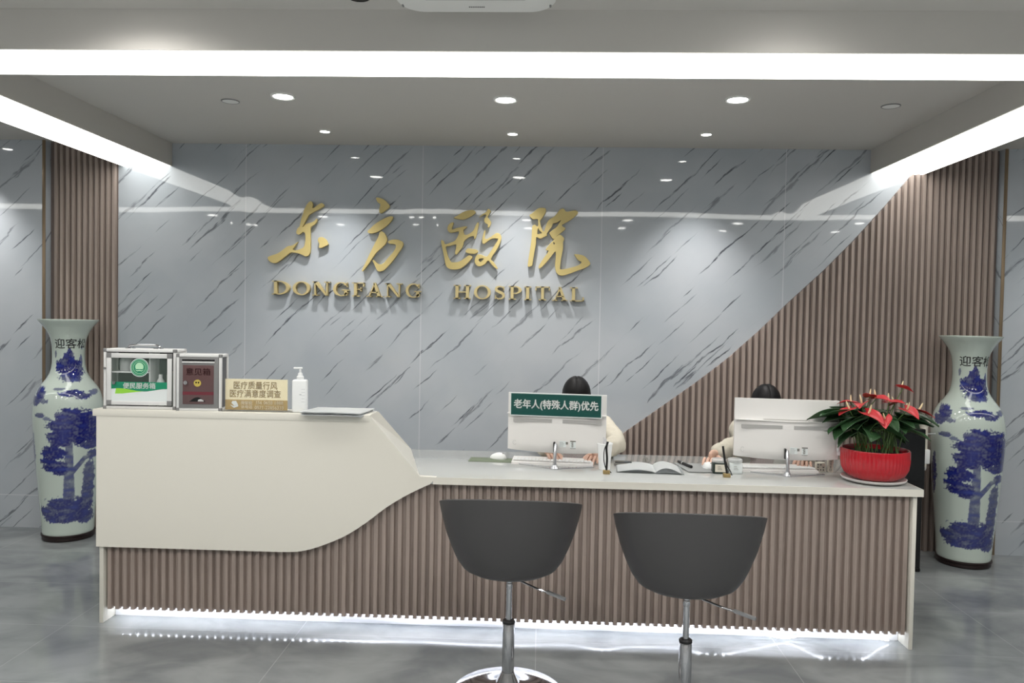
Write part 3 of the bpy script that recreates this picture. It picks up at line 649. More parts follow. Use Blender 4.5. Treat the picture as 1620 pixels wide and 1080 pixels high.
MB().box(.008, W-.008, .01, D-.01, H-.006, H).build('top_panel', 'silver', t, smooth=False)
MB().box(W-.008, W-.004, .01, D-.01, .01, H-.01).build('side_panel', 'silver', t, smooth=False); MB().box(.004, .008, .01, D-.01, .01, H-.01).build('side_panel', 'silver', t, smooth=False)
MB().box(.225, .231, .02, D-.01, .01, H-.01).box(.015, .225, .02, D-.01, .185, .190).build('inner_shelf', 'plastic', t, smooth=False)
dr = MB()
for a in ((.02, .043, .022, .286), (.329, .352, .022, .286)): dr.box(a[0], a[1], -.006, .004, a[2], a[3], .002)
for z in ((.022, .042), (.262, .286)): dr.box(.02, .352, -.0055, .004, z[0], z[1], .002)
door = dr.build('door', 'silver', t)
for x in (.02, .329):
    for z in (.022, .263): MB().box(x-.001, x+.024, -.0068, .004, z-.001, z+.024, .001).build('door_corner', 'silver_dark', door)
MB().box(.043, .329, -.001, .002, .042, .262).build('glass_pane', 'glass', door, smooth=False)
wv = [(.043+.286*i/24, .100+.007*math.sin(i/24*2*math.pi*1.15+.6)) for i in range(25)]
MB().prism(wv+[(.329, .140), (.043, .140)], -.0028, -.0012).build('green_band', 'green2', door, smooth=False)
MB().prism([(x, z-.001) for x, z in wv[::-1]]+[(.043, .042), (.329, .042)], -.0022, -.0012).build('white_band', 'film', door, smooth=False)
MB().prism([(.062, .079)]+[(x, z) for x, z in wv if .064 < x < .22]+[(.17, .089), (.10, .080)], -.0026, -.0020).build('lime_wave', 'lime', door, smooth=False)
text('writing', '便民服务箱', .165, .030, (.186, -.0032, .121), 'text_white', door, offset=.02)
em = MB().lathe([(0, 0), (.0475, 0), (.0475, .0012), (0, .0012)], 48, mx=Matrix.Translation((.187, -.0018, .214)) @ ROTX).build('emblem', 'film', door)
MB().lathe([(0, 0), (.044, 0), (.044, .0006), (0, .0006)], 48, mx=Matrix.Translation((.187, -.003, .214)) @ ROTX).build('emblem_disc', 'green2', em)
MB().lathe([(.030, 0), (.032, 0), (.032, .0005), (.030, .0005)], 48, mx=Matrix.Translation((.187, -.0036, .214)) @ ROTX).lathe([(.0385, 0), (.0400, 0), (.0400, .0005), (.0385, .0005)], 48, mx=Matrix.Translation((.187, -.0036, .214)) @ ROTX).prism([(.187+.021*math.cos(R(a)), .218+.021*math.sin(R(a))) for a in range(-35, 216, 10)], -.0042, -.0036).prism([(.164, .204), (.175, .1995), (.187, .202), (.199, .1995), (.210, .204), (.199, .195), (.187, .197), (.175, .195)], -.0042, -.0036).build('emblem_print', 'mint', em, smooth=False)
MB().cyl((.062, -.006, .135), (.062, -.018, .135), .009, .008).box(.060, .064, -.021, -.017, .127, .143).build('door_lock', 'chrome', door)
MB().cyl((.010, -.002, .208), (.010, -.009, .208), .006).build('hinge_knob', 'silver_dark', t)
hd = MB().tube(path([(.10, .06, H+.004), (.115, .06, H+.016), (.18, .06, H+.018), (.25, .06, H+.016), (.265, .06, H+.004)], 6), .005, 8).box(.09, .13, .045, .075, H-.001, H+.004, .001).box(.235, .275, .045, .075, H-.001, H+.004, .001).build('carry_handle', 'chrome', t)
# contents
B0 = (-2.232, -1.748, ZL)
def inbox(x, y, z): return (B0[0]+x*math.cos(R(2))-y*math.sin(R(2)), B0[1]+x*math.sin(R(2))+y*math.cos(R(2)), B0[2]+z)
o = MB().lathe([(0, 0), (.030, 0), (.032, .004), (.032, .06), (.028, .066), (0, .066)], 24).build('lidded_jar', 'lid'); o.location = inbox(.085, .07, .190); tag(o, 'pale clear jar on the upper shelf inside the glass service box', 'jar')
o = MB().box(-.04, .04, -.02, .02, 0, .055, .006).build('bandage_pack', 'slate'); o.location = inbox(.15, .075, .190); tag(o, 'grey pack behind the round emblem inside the glass service box', 'pack')
o = MB().lathe([(0, 0), (.017, 0), (.019, .004), (.019, .13), (.010, .145), (.010, .165), (0, .165)], 20).build('spray_bottle', 'plastic'); o.location = inbox(.262, .07, .010); tag(o, 'slim white bottle in the right compartment of the glass service box', 'bottle')
o = MB().lathe([(0, 0), (.020, 0), (.021, .003), (.021, .16), (.012, .18), (0, .18)], 20).build('water_bottle', 'mat_green'); o.location = inbox(.308, .085, .010); tag(o, 'greenish bottle in the right compartment of the glass service box', 'bottle')
# suggestion box
W, H, D = .226, .288, .115
t = thing('suggestion_box', 'grey metal box with dark red panel and yellow round plate', 'box', (-1.846, -1.762, ZL), R(5))
frame_box(t, W, H, D, 'silver_dark', .015)
MB().box(.008, W-.008, .006, D-.004, .006, H-.006).build('casing', 'grey_side', t, smooth=False)
MB().box(.014, W-.016, -.002, .008, .014, H-.016, .002).build('front_plate', 'silver_dark', t)
MB().box(.03, W-.034, -.0035, .001, H-.034, H-.026).build('slot', 'dark', t, smooth=False); MB().box(.03, W-.034, -.008, -.001, H-.044, H-.037, .002).build('slot_lip', 'silver', t)
MB().box(.034, W-.038, -.0045, -.0015, .035, H-.055, .001).build('red_panel', 'maroon', t); MB().box(.034, W-.038, -.0052, -.004, .082, .098).build('red_band', 'maroon_line', t, smooth=False)
text('writing', '意见箱', .122, .036, (.111, -.0052, .200), 'maroon_text', t, offset=.006)
pl = MB().lathe([(0, 0), (.018, 0), (.018, .003), (0, .003)], 32, mx=Matrix.Translation((.108, -.0045, .142)) @ ROTX).build('yellow_plate', 'brass', t)
MB().lathe([(0, 0), (.0042, 0), (0, .001)], 16, mx=Matrix.Translation((.102, -.0076, .145)) @ ROTX).lathe([(0, 0), (.0042, 0), (0, .001)], 16, mx=Matrix.Translation((.114, -.0076, .145)) @ ROTX).build('hole', 'dark', pl)
MB().cyl((.050, -.004, .144), (.050, -.014, .144), .011, .010).box(.048, .052, -.016, -.013, .136, .152).build('lock', 'chrome', t)
MB().prism([(.068+.08*i/16, .048+.022*math.sin(math.pi*i/16)) for i in range(17)], -.0056, -.004).build('window', 'dark', t, smooth=False)
o = MB().prism([(.11, .049), (.14, .049), (.138, .056), (.125, .062), (.112, .058)], -.0062, -.0050).build('window_print', 'vent', t, smooth=False)
# acrylic table sign
t = thing('table_sign', 'clear acrylic table sign with cream and gold survey card', 'sign', (-1.456, -1.70, ZL), R(1.5))
MB().box(-.163, .163, -.006, -.003, .003, .166).box(-.163, .163, .003, .006, .003, .166).box(-.165, .200, -.045, .045, 0, .003, .001).build('acrylic_holder', 'acrylic', t, smooth=False)
cd_ = MB().box(-.160, .160, -.0015, .0015, .057, .163).build('card', 'sign_cream', t, smooth=False)
MB().box(-.160, .160, -.0016, .0016, .005, .057).build('gold_footer', 'sign_gold', cd_, smooth=False)
text('writing', '医疗质量行风\n医疗满意度调查', .262, .082, (-.005, -.0022, .110), 'text_gold', cd_, offset=.012, space=1.0)
text('phone_numbers', '156 0658 1888\n0571-22856333', .148, .042, (.066, -.0024, .031), 'text_cream', cd_, offset=.012, space=1.05)
text('caption', '微智投\n诉电话', .058, .038, (-.050, -.0024, .031), 'text_cream', cd_, offset=.015, space=1.05)
MB().prism([(-.135, .030), (-.115, .014), (-.093, .022), (-.095, .034), (-.115, .024)], -.0024, -.0017).prism([(-.128, .040), (-.114, .026), (-.096, .034), (-.104, .050), (-.122, .050)], -.0026, -.0018).build('envelope_print', 'film', cd_, smooth=False)
# sanitizer
t = thing('pump_bottle', 'white square pump bottle between the table sign and the paper stack', 'bottle', (-1.226, -1.712, ZL), R(4))
MB().box(-.037, .037, -.024, .024, 0, .168, .010, 3).build('bottle_body', 'plastic', t)
MB().lathe([(0, 0), (.018, 0), (.018, .016), (.013, .020), (.010, .034), (.0055, .036), (.0055, .058), (0, .058)], 24, 0, 0, .167).box(-.034, .011, -.006, .006, .221, .230, .003).build('pump_head', 'plastic', t)
b = MB()
for k in range(5): b.box(.012, .030, -.0245, -.0238, .055+.016*k, .0565+.016*k)
b.box(.002, .012, -.0245, -.0238, .09, .095).build('label_print', 'paper_grey', t, smooth=False); MB().box(-.0378, -.0355, -.012, .002, .125, .140).build('side_label', 'black', t, smooth=False)
# paper stack
t = thing('paper_stack', 'thin stack of white paper sheets overhanging the right end of the raised ledge', 'paper', (-1.03, -1.715, ZL))
def sheet(mb, w2, d2, z, sk, curl, th=.0012):
    n = 10; tb = bmesh.new(); g = []
    for i in range(n+1):
        row = []
        for j in range(7):
            x = -w2+2*w2*i/n+sk*(j/6-.5); y = -d2+2*d2*j/6
            dz = curl*max(0, (i/n-.55))**2*max(0, (1-j/6))*1.0
            row.append(tb.verts.new((x, y, z-dz+.0006*math.sin(i*1.7+j))))
        g.append(row)
    for i in range(n):
        for j in range(6): tb.faces.new((g[i][j], g[i+1][j], g[i+1][j+1], g[i][j+1]))
    bmesh.ops.solidify(tb, geom=tb.faces[:], thickness=th); bmesh.ops.recalc_face_normals(tb, faces=tb.faces[:]); mb.add(tb)
b = MB()
for k in range(5): sheet(b, .150+.002*(k % 2), .105, .003+.0034*k, .02+.004*k, .05 if k < 2 else .012)
b.build('sheets', 'paper', t, smooth=False); MB().box(-.155, .145, -.108, .100, .0, .0022).build('backing_card', 'paper_grey', t, smooth=False)

# ------------------------------------------------------------------ computers
def make_monitor(label):
    t = thing('desktop_computer', label, 'computer', (0, 0, ZW), 0, 'white all-in-one computers on the counter')
    # back of the housing faces -y; panel centre plane at y=.055
    Wm, z0, z1 = .268, .088, .398
    hs = MB(); tb = bmesh.new(); NX, NZ = 22, 14; g = []
    for i in range(NX+1):
        row = []
        for j in range(NZ+1):
            u = -1+2*i/NX; v = j/NZ
            z = z0+(z1-z0)*v-.014*(1-u*u)*(1-v)**3
            bul = .024*(1-abs(u)**4)*(1-max(0, (v-.58)/.42)**.5 if v > .58 else 1)*(1-(max(0, .12-v)/.12)**2)
            row.append(tb.verts.new((Wm*u, .045-bul, z)))
        g.append(row)
    for i in range(NX):
        for j in range(NZ): tb.faces.new((g[i][j], g[i+1][j], g[i+1][j+1], g[i][j+1]))
    bnd = [e for e in tb.edges if e.is_boundary]; r = bmesh.ops.extrude_edge_only(tb, edges=bnd)
    for v in [q for q in r['geom'] if isinstance(q, bmesh.types.BMVert)]: v.co.y = .068
    bmesh.ops.contextual_create(tb, geom=[e for e in tb.edges if e.is_boundary]); bmesh.ops.recalc_face_normals(tb, faces=tb.faces[:])
    hs.add(tb); hs.build('housing', 'pcwhite', t, angle=50)
    MB().box(-.255, .255, .068, .0695, .106, .388).build('screen', 'screen', t, smooth=False)
    MB().prism([(-.268, .286), (0, .280), (.268, .286), (.268, .290), (0, .2845), (-.268, .290)], .014, .05).build('back_ridge', 'pcwhite', t, smooth=False)
    for a, b_ in ((-.235, -.022), (.035, .245)):
        v = MB(); v.box(a, b_, .0188, .022, .242, .262)
        vt = v.build('vent', 'vent', t, smooth=False)
        d = MB(); n = int((b_-a)/.006)
        for k in range(n):
            for q in range(3): d.box(a+.006*k+.001, a+.006*k+.004, .0183, .019, .244+.006*q, .247+.006*q)
        d.build('vent_holes', 'slate', vt, smooth=False)
    d = MB()
    for k in range(40): d.box(-.12+.006*k, -.117+.006*k, .026, .036, .2905, .2925)
    d.build('top_slots', 'slate', t, smooth=False)
    MB().box(.018, .056, .0196, .0215, .112, .146).build('sticker', 'film', t, smooth=False); st = MB().box(.078, .108, .0196, .0215, .108, .148).build('sticker', 'film', t, smooth=False)
    d = MB().box(.078, .108, .0190, .020, .143, .149).box(.078, .108, .0190, .020, .107, .109)
    for k in range(4): d.box(.020, .040+.003*(k % 3), .0191, .020, .117+.007*k, .1185+.007*k)
    d.box(.054, .066, .0191, .020, .128, .141)
    for k in range(10): q = random.random(); d.box(.082+.011*q, .082+.011*q+.009, .0190, .020, .114+.0028*k, .116+.0028*k)
    d.build('sticker_print', 'slate', st, smooth=False)
    lg = MB().tube([(-.226+.009*math.cos(a*.5), .0206, .128+.012*math.sin(a*.5)) for a in range(1, 10)], .0012, 6).tube([(-.226+.009*math.cos(a*.5+3.3), .0206, .128+.012*math.sin(a*.5+3.3)) for a in range(1, 6)], .0012, 6)
    lg.build('back_emblem', 'vent', t)
    nk = MB().tube([(0, -.022, .012), (0, -.018, .05), (0, -.008, .10), (0, .006, .130)], [.011, .009, .009, .009], 14).build('stand_neck', 'pcsilver', t)
    MB().box(-.012, -.003, -.004, .024, .085, .140, .003).build('hinge', 'black', t)
    ft = MB().prism([(x, y) for x, y in ((0, -.045), (.018, -.036), (.208, .062), (.192, .086), (.02, .002), (-.02, .002), (-.192, .086), (-.208, .062), (-.018, -.036))], 0, -.005, mx=ROTX.inverted() @ Matrix.Identity(4))
    # prism is x,z extruded along y; turn it so the outline lies on the desk
    ft.b.transform(Matrix.Identity(4)); ft.lathe([(0, .004), (.024, .004), (.020, .010), (.012, .022), (0, .022)], 24, 0, -.022, 0)
    o = ft.build('stand_foot', 'pcsilver', t, angle=30)
    f = MB(); tb = bmesh.new(); g = []
    for i in range(6):
        row = []
        for j in range(6): row.append(tb.verts.new((.252+.004*i+.004*random.random(), .014+.010*random.random()-(.004*i if i < 3 else .012-.002*i), .112+.0115*j+.004*random.random()+(.006 if j == 5 else 0)*math.sin(i))))
        g.append(row)
    for i in range(5):
        for j in range(5): tb.faces.new((g[i][j], g[i+1][j], g[i+1][j+1], g[i][j+1]))
    bmesh.ops.solidify(tb, geom=tb.faces[:], thickness=.001); bmesh.ops.recalc_face_normals(tb, faces=tb.faces[:]); f.add(tb); f.build('film_flap', 'film_clear', t)
    return t
mon = make_monitor('white all-in-one computer carrying the green notice board, the left of the two'); mon.location = (.0855, -1.445, ZW); mon.rotation_euler = (0, 0, R(-7))
dup(mon, (1.308, -1.485, ZW), R(-6), 'white all-in-one computer with bare back, the right one, beside the red-flowered plant')
# green notice on the left computer
t = thing('notice_board', 'dark green notice board with white writing, fixed on the back of the left computer', 'sign', (.0855, -1.445, ZW), R(-7))
nb = MB().box(-.252, .246, .0085, .0125, .276, .402).build('backing', 'film', t, smooth=False)
MB().box(-.247, .241, .0075, .0090, .281, .397).build('green_face', 'green', nb, smooth=False)
text('writing', '老年人(特殊人群)优先', .456, .056, (-.003, .0068, .338), 'text_white', nb, offset=.025)
MB().box(-.20, .20, .0125, .030, .315, .330).build('tape_strip', 'film', t, smooth=False)

def make_keyboard(label):
    t = thing('keyboard', label, 'keyboard', (0, 0, ZW), 0, 'white keyboards')
    MB().prism([(-.07, 0), (.07, 0), (.07, .022), (-.07, .012)], -.225, .225, mx=Matrix.Rotation(math.pi/2, 4, 'Z')).build('base', 'pcwhite', t, angle=20)
    k = MB()
    for r in range(5):
        for q in range(21):
            if r == 0 and 5 < q < 11: continue
            x = -.216+.0206*q; y = .055-.024*r; z = .0175-(y+0)/.14*.0095
            k.box(x, x+.0175, y-.010, y+.010, z, z+.005, .0015, 1)
    k.build('keys', 'plastic', t); return t
kb = make_keyboard('white keyboard under the left computer, beside the green mouse mat'); kb.location = (.075, -1.30, ZW); kb.rotation_euler = (0, 0, R(-4))
dup(kb, (1.275, -1.345, ZW), R(2), 'white keyboard under the right computer, beside the two lidded jars')
def make_mouse(label, m='plastic'):
    t = thing('computer_mouse', label, 'mouse', (0, 0, ZW), 0, 'white mice'); tb = bmesh.new(); bmesh.ops.create_uvsphere(tb, u_segments=28, v_segments=16, radius=1)
    for v in tb.verts: v.co = Vector((v.co.x*.031*(1-.12*v.co.y), v.co.y*.053, max(0, .002+v.co.z*.033*(1-.25*v.co.y))))
    MB().add(tb).build('mouse_shell', m, t); MB().cyl((-.003, -.030, .0285), (.003, -.030, .0285), .006).build('scroll_wheel', 'slate', t); return t
ms = make_mouse('white computer mouse resting on the green mat left of the left computer'); ms.location = (-.235, -1.215, ZW+.003); ms.rotation_euler = (0, 0, R(60))
dup(ms, (.925, -1.345, ZW+.003), R(15), 'white computer mouse under the hand of the right-hand person')
o = MB().box(-.125, .125, -.062, .062, 0, .003, .001).build('mouse_mat', 'mat_green'); o.location = (-.27, -1.252, ZW); o.rotation_euler = (0, 0, R(-3)); tag(o, 'sage green mouse mat left of the left computer', 'mouse mat')
o = MB().prism([(-.135, -.10), (.135, -.10), (.12, .15), (-.10, .15)], 0, .003, mx=Matrix.Rotation(math.pi/2, 4, 'X')).build('mouse_mat', 'mat_grey', smooth=False)
o.location = (.895, -1.325, ZW+.003); tag(o, 'grey mouse mat under the hand and black marker, between the computers', 'mouse mat')
# counter pens on stands
def pen_stand(label, loc, pts, cord):
    t = thing('counter_pen', label, 'pen', loc, 0, 'black pens in brass coloured stands')
    MB().box(-.018, .018, -.013, .013, 0, .020, .003).build('stand_block', 'brass_dull', t)
    MB().tube(path(pts, 6), [.0045, .0055]+[.0062]*(len(pts)*6-11)+[.0052, .0040, .003, .0015] if False else .0058, 10).build('pen', 'black', t)
    MB().tube(path(cord, 8), .0026, 7).build('cord', 'black', t); return t
pen_stand('black counter pen upright with cord loop, in front of the white cup', (.352, -1.566, ZW), [(.0, .0, .018), (.002, .002, .08), (-.002, .004, .135), (.004, .003, .168)], [(.008, .002, .168), (-.012, .0, .13), (-.014, 0, .07), (.0, 0, .022), (.018, -.004, .014), (.024, -.004, .006)])
pen_stand('black counter pen leaning left, in front of the lidded jars', (.974, -1.572, ZW), [(.002, .0, .016), (-.010, .004, .08), (-.022, .006, .16)], [(-.016, .002, .11), (.0, 0, .06), (.016, 0, .035), (.026, -.004, .010)])
t = thing('paper_cup', 'plain white cup behind the left counter pen', 'cup', (.352, -1.435, ZW))
MB().lathe([(0, 0), (.030, 0), (.040, .135), (.043, .138), (.041, .142), (.038, .138), (.028, .004), (0, .004)], 36).build('cup_body', 'paper', t)
# open booklet
t = thing('booklet', 'open white booklet lying in the middle of the worktop', 'booklet', (.60, -1.42, ZW), R(-4))
def pages(mb, x0, x1, lift, z0, th):
    tb = bmesh.new(); g = []; n = 14
    for i in range(n+1):
        row = []
        for j in range(6):
            u = i/n; x = x0+(x1-x0)*u; y = -.115+.23*j/5; z = z0+lift*math.sin(math.pi*min(1, u**.8))*(1-.15*j/5)
            row.append(tb.verts.new((x, y, z)))
        g.append(row)
    for i in range(n):
        for j in range(5): tb.faces.new((g[i][j], g[i+1][j], g[i+1][j+1], g[i][j+1]))
    bmesh.ops.solidify(tb, geom=tb.faces[:], thickness=th); bmesh.ops.recalc_face_normals(tb, faces=tb.faces[:]); mb.add(tb)
b = MB(); pages(b, .02, -.175, .016, .006, .0012); pages(b, .02, -.178, .013, .004, .0012); pages(b, .02, .155, .026, .006, .001); b.build('pages', 'paper', t, smooth=False)
b = MB(); pages(b, .02, .172, .008, .002, .001); pages(b, .02, -.182, .004, .002, .001); b.build('cover', 'paper_grey', t)
# marker, phone, badge, jars, mini blocks
t = thing('marker_pen', 'thick black marker lying on the grey mat', 'pen', (.806, -1.30, ZW+.006), R(15))
MB().cyl((0, -.085, .008), (0, .03, .008), .008).build('barrel', 'black', t); MB().cyl((0, .03, .008), (0, .08, .008), .0088, .0075).build('cap', 'dark', t); MB().cyl((0, .022, .008), (0, .030, .008), .0083).build('ring', 'silver', t)
t = thing('card_case', 'small grey flat case behind the open booklet, right of the white cup', 'case', (.468, -1.30, ZW), R(-4))
MB().box(-.05, .05, -.035, .035, 0, .016, .003).build('case_body', 'slate', t); MB().box(-.046, .046, -.031, .031, .0155, .0185, .001).build('lid_panel', 'dark', t)
t = thing('ring_badge', 'tiny dark ring-shaped badge standing behind the open booklet', 'badge', (.60, -1.235, ZW))
MB().tube([(.015*math.cos(2*math.pi*k/24), 0, .0175+.015*math.sin(2*math.pi*k/24)) for k in range(25)], .0025, 8, False).build('ring', 'slate', t); MB().prism([(-.007, .008), (.007, .008), (.002, .028), (-.002, .028)], -.001, .001).build('centre', 'slate', t)
def jar(label, x, y, front, body):
    t = thing('lidded_jar', label, 'jar', (x, y, ZW), R(-2), 'small square jars by the right-hand pen')
    MB().box(-.035, .035, -.03, .03, 0, .058, .005).build('jar_body', body, t); MB().box(-.025, .031, -.0312, -.0295, .01, .05).build('jar_label', front, t, smooth=False)
    b = MB()
    for k in range(3): b.box(-.012, .012-.004*k, -.0318, -.031, .022+.008*k, .024+.008*k)
    b.build('label_print', 'slate', t, smooth=False)
    MB().lathe([(0, 0), (.036, 0), (.039, .004), (.039, .016), (.034, .020), (0, .020)], 32, 0, 0, .058).build('lid', 'lid', t)
jar('small square jar with dark green side and clear lid, nearest the hand on the mouse', .958, -1.46, 'cream_box', 'box_dark'); jar('small white square jar with clear lid, next to the right computer', 1.045, -1.45, 'film', 'film')
t = thing('desk_block', 'small cream block with dark squares, right of the right computer stand', 'desk ornament', (1.535, -1.335, ZW), R(-5))
MB().box(-.024, .024, -.02, .02, 0, .048, .002).build('block', 'cream_box', t)
b = MB()
for k in range(9): b.box(-.02+.014*(k % 3), -.012+.014*(k % 3), -.0206, -.0195, .006+.014*(k//3), .014+.014*(k//3)) if k not in (4, 8) else None
b.build('print', 'slate', t, smooth=False)
t = thing('desk_block', 'tall slim cream block with letters up its side, left of the saucer', 'desk ornament', (1.583, -1.35, ZW), R(-5))
MB().box(-.014, .014, -.014, .014, 0, .074, .002).build('block', 'cream_box', t); text('writing', 'U\nS\nE\nD', .012, .06, (0, -.0146, .037), 'slate', t, offset=.02)

# ------------------------------------------------------------------ plant
PXc, PYc = 1.742, -1.535
t = thing('saucer', 'round pale saucer under the red pot at the right end of the worktop', 'saucer', (1.722, -1.572, ZW))
MB().lathe([(0, 0), (.12, 0), (.152, .010), (.158, .020), (.155, .022), (.146, .014), (.118, .006), (0, .006)], 64).build('dish', 'saucer', t)
t = thing('potted_anthurium', 'red-flowered anthurium in a ribbed red bowl pot at the right end of the worktop', 'plant', (PXc, PYc, ZW+.0065))
tb = bmesh.new(); prof = [(0, 0), (.095, 0), (.118, .006), (.146, .028), (.160, .058), (.165, .10), (.165, .150), (.163, .156), (.157, .156), (.155, .148), (.152, .12), (0, .115)]
NA = 168; rings = []
for kk, (r, z) in enumerate(prof):
    if r == 0: rings.append([tb.verts.new((0, 0, z))]); continue
    rings.append([tb.verts.new(((r+(.0022*(i % 3 == 0)-.0016*(i % 3 == 1) if 3 <= kk <= 6 else 0))*math.cos(2*math.pi*i/NA), (r+(.0022*(i % 3 == 0)-.0016*(i % 3 == 1) if 3 <= kk <= 6 else 0))*math.sin(2*math.pi*i/NA), z)) for i in range(NA)])
for a, b in zip(rings, rings[1:]):
    for i in range(NA):
        j = (i+1) % NA
        if len(a) == 1: tb.faces.new((a[0], b[j], b[i]))
        elif len(b) == 1: tb.faces.new((a[i], a[j], b[0]))
        else: tb.faces.new((a[i], a[j], b[j], b[i]))
bmesh.ops.recalc_face_normals(tb, faces=tb.faces[:]); MB().add(tb).build('pot', 'red_pot', t, angle=50)
MB().lathe([(0, .138), (.09, .137), (.154, .132)], 40).build('soil', 'soil', t)
def heart(fold, droop, wave):
    tb = bmesh.new(); NU, NV = 12, 8; g = []
    for i in range(NU+1):
        u = i/NU; row = []
        wd = .40*math.sin(math.pi*min(1, (u*.93+.07))**.72)**.8*(1-u**3*.25)
        for j in range(-NV, NV+1):
            v = j/NV; x = u-.22*abs(v)**1.5*(1-u)**2*1.2; y = wd*v
            z = fold*abs(v)**1.3*wd-droop*u*u+wave*math.sin(u*7+v*3)*abs(v)
            row.append(tb.verts.new((x, y, z)))
        g.append(row)
    for i in range(NU):
        for j in range(2*NV): tb.faces.new((g[i][j], g[i+1][j], g[i+1][j+1], g[i][j+1]))
    bmesh.ops.remove_doubles(tb, verts=tb.verts[:], dist=.0005)
    bmesh.ops.solidify(tb, geom=tb.faces[:], thickness=.008); bmesh.ops.recalc_face_normals(tb, faces=tb.faces[:]); return tb
def meshof(tb, m, name):
    me = bpy.data.meshes.new(name); tb.to_mesh(me); tb.free(); me.materials.append(M[m]); me.polygons.foreach_set('use_smooth', [True]*len(me.polygons)); return me
LEAF = [meshof(heart(.25, .16, .03), 'leaf', 'leaf'), meshof(heart(.15, .26, .04), 'leaf', 'leaf'), meshof(heart(.35, .10, .02), 'leaf', 'leaf')]
SPA = [meshof(heart(.2, .12, .03), 'spathe', 'spathe'), meshof(heart(.35, .25, .03), 'spathe', 'spathe')]
spx = MB().tube([(0, 0, 0), (.06, 0, .15), (.10, 0, .36), (.12, 0, .5)], [.05, .055, .045, .02], 10); sm = spx.build('tmp', 'spadix'); SPM = sm.data; bpy.data.objects.remove(sm)
def frame(pos, direc, size, rollv=0, tilt=None):
    d = Vector(direc).normalized(); z = Vector((0, 0, 1)); y = z.cross(d)
    y = y.normalized() if y.length > .05 else Vector((0, 1, 0)); n = d.cross(y)
    m = Matrix(((d.x, y.x, n.x), (d.y, y.y, n.y), (d.z, y.z, n.z))).to_4x4()
    return Matrix.Translation(pos) @ m @ Matrix.Rotation(rollv, 4, 'X') @ Matrix.Scale(size, 4)
rnd = random.Random(11)
def stem(name, base, tip, m):
    base, tip = Vector(base), Vector(tip); mid = (base+tip)/2+Vector((0, 0, .04)); mid.x = base.x*.6+tip.x*.4; mid.y = base.y*.6+tip.y*.4
    return MB().tube(path([base, mid, tip], 5), .0023, 6).build(name, m, t)
for k in range(46):
    clump = -1 if k % 2 else 1
    a = rnd.uniform(0, 2*math.pi); rr = rnd.uniform(.04, .165); z = rnd.uniform(.255, .35)-.30*max(0, rr-.10)
    base = (clump*.06+rnd.uniform(-.045, .045), rnd.uniform(-.05, .05), .135); cx = clump*.065
    tip = Vector((cx+rr*math.cos(a), rr*.85*math.sin(a), z)); dr = (math.cos(a)+clump*.25, math.sin(a)*.9-.25, rnd.uniform(-.38, .12))
    st = stem('leaf_stem', base, tip, 'stem')
    o = bpy.data.objects.new('leaf', rnd.choice(LEAF)); col.objects.link(o); o.parent = t; o.matrix_local = frame(tip-Vector(dr).normalized()*.03, dr, rnd.uniform(.12, .175), rnd.uniform(-.5, .5))
for k, (x, z, y, sc, dx, dy, dz) in enumerate([(1.575, 1.17, -1.60, .085, -.9, -.5, -.25), (1.648, 1.20, -1.58, .085, -.5, -.8, .05), (1.70, 1.235, -1.55, .075, -.2, -.8, .35), (1.66, 1.155, -1.65, .095, .5, -.8, -.2), (1.725, 1.13, -1.68, .075, -.3, -.8, -.45), (1.735, 1.225, -1.55, .085, .5, -.75, .2), (1.787, 1.21, -1.58, .085, .7, -.6, .15), (1.865, 1.175, -1.62, .080, .4, -.85, -.25), (1.945, 1.165, -1.57, .085, .8, -.5, -.2), (1.868, 1.283, -1.55, .065, .85, -.2, -.1), (1.84, 1.20, -1.53, .07, .1, -.8, .4), (1.61, 1.20, -1.52, .07, -.8, .3, .1), (1.92, 1.16, -1.48, .07, .6, .5, 0)]):
    tip = Vector((x-PXc, y-PYc, z-ZW-.0065)); clump = -1 if tip.x < .02 else 1
    stem('flower_stem', (clump*.06+rnd.uniform(-.04, .04), rnd.uniform(-.045, .045), .135), tip, 'stem')
    o = bpy.data.objects.new('flower', SPA[k % 2]); col.objects.link(o); o.parent = t; o.matrix_local = frame(tip-Vector((dx, dy, dz)).normalized()*.022, (dx, dy, dz), sc*1.15, rnd.uniform(-.3, .3))
    q = bpy.data.objects.new('spadix', SPM); col.objects.link(q); q.parent = o; q.matrix_local = Matrix.Translation((.16, 0, .02)) @ Matrix.Scale(.9, 4)

# ------------------------------------------------------------------ black cabinet and white tube by the right wall
t = thing('black_cabinet', 'glossy black slim cabinet behind the plant, between counter end and right vase', 'cabinet', (2.345, -.36, 0))
MB().box(-.155, .155, -.15, .15, .53, .935, .006).build('upper_body', 'cab', t); MB().box(-.148, .148, -.153, -.149, .60, .925).build('front_glass', 'dark', t, smooth=False)
MB().box(-.155, .155, -.155, .15, .50, .535, .003).build('shelf', 'grey_side', t)
for sx in (-1, 1):
    for sy in (-1, 1): l = MB().box(sx*.135-.014, sx*.135+.014, sy*.125-.014, sy*.125+.014, .03, .51, .003).build('leg', 'black', t); MB().lathe([(0, 0), (.02, 0), (.022, .01), (.016, .03), (0, .032)], 20, sx*.135, sy*.125, 0).build('foot', 'dark', l)
MB().box(.152, .186, -.02, .0, .885, .892).build('bracket', 'steel', t, smooth=False)
t = thing('tube_holder', 'white tubular holder with flared top hanging beside the black cabinet', 'holder', (2.553, -.37, .60))
MB().lathe([(0, .07), (.022, .07), (.024, .08), (.024, .33), (.026, .335), (.036, .365), (.037, .385), (.030, .388), (0, .385)], 28).build('tube', 'cream_box', t)
MB().box(-.033, .033, -.03, .03, .09, .185, .006).build('lower_box', 'plastic', t); MB().lathe([(0, .045), (.018, .045), (.022, .055), (.022, .09), (0, .09)], 24).build('nozzle', 'vent', t)
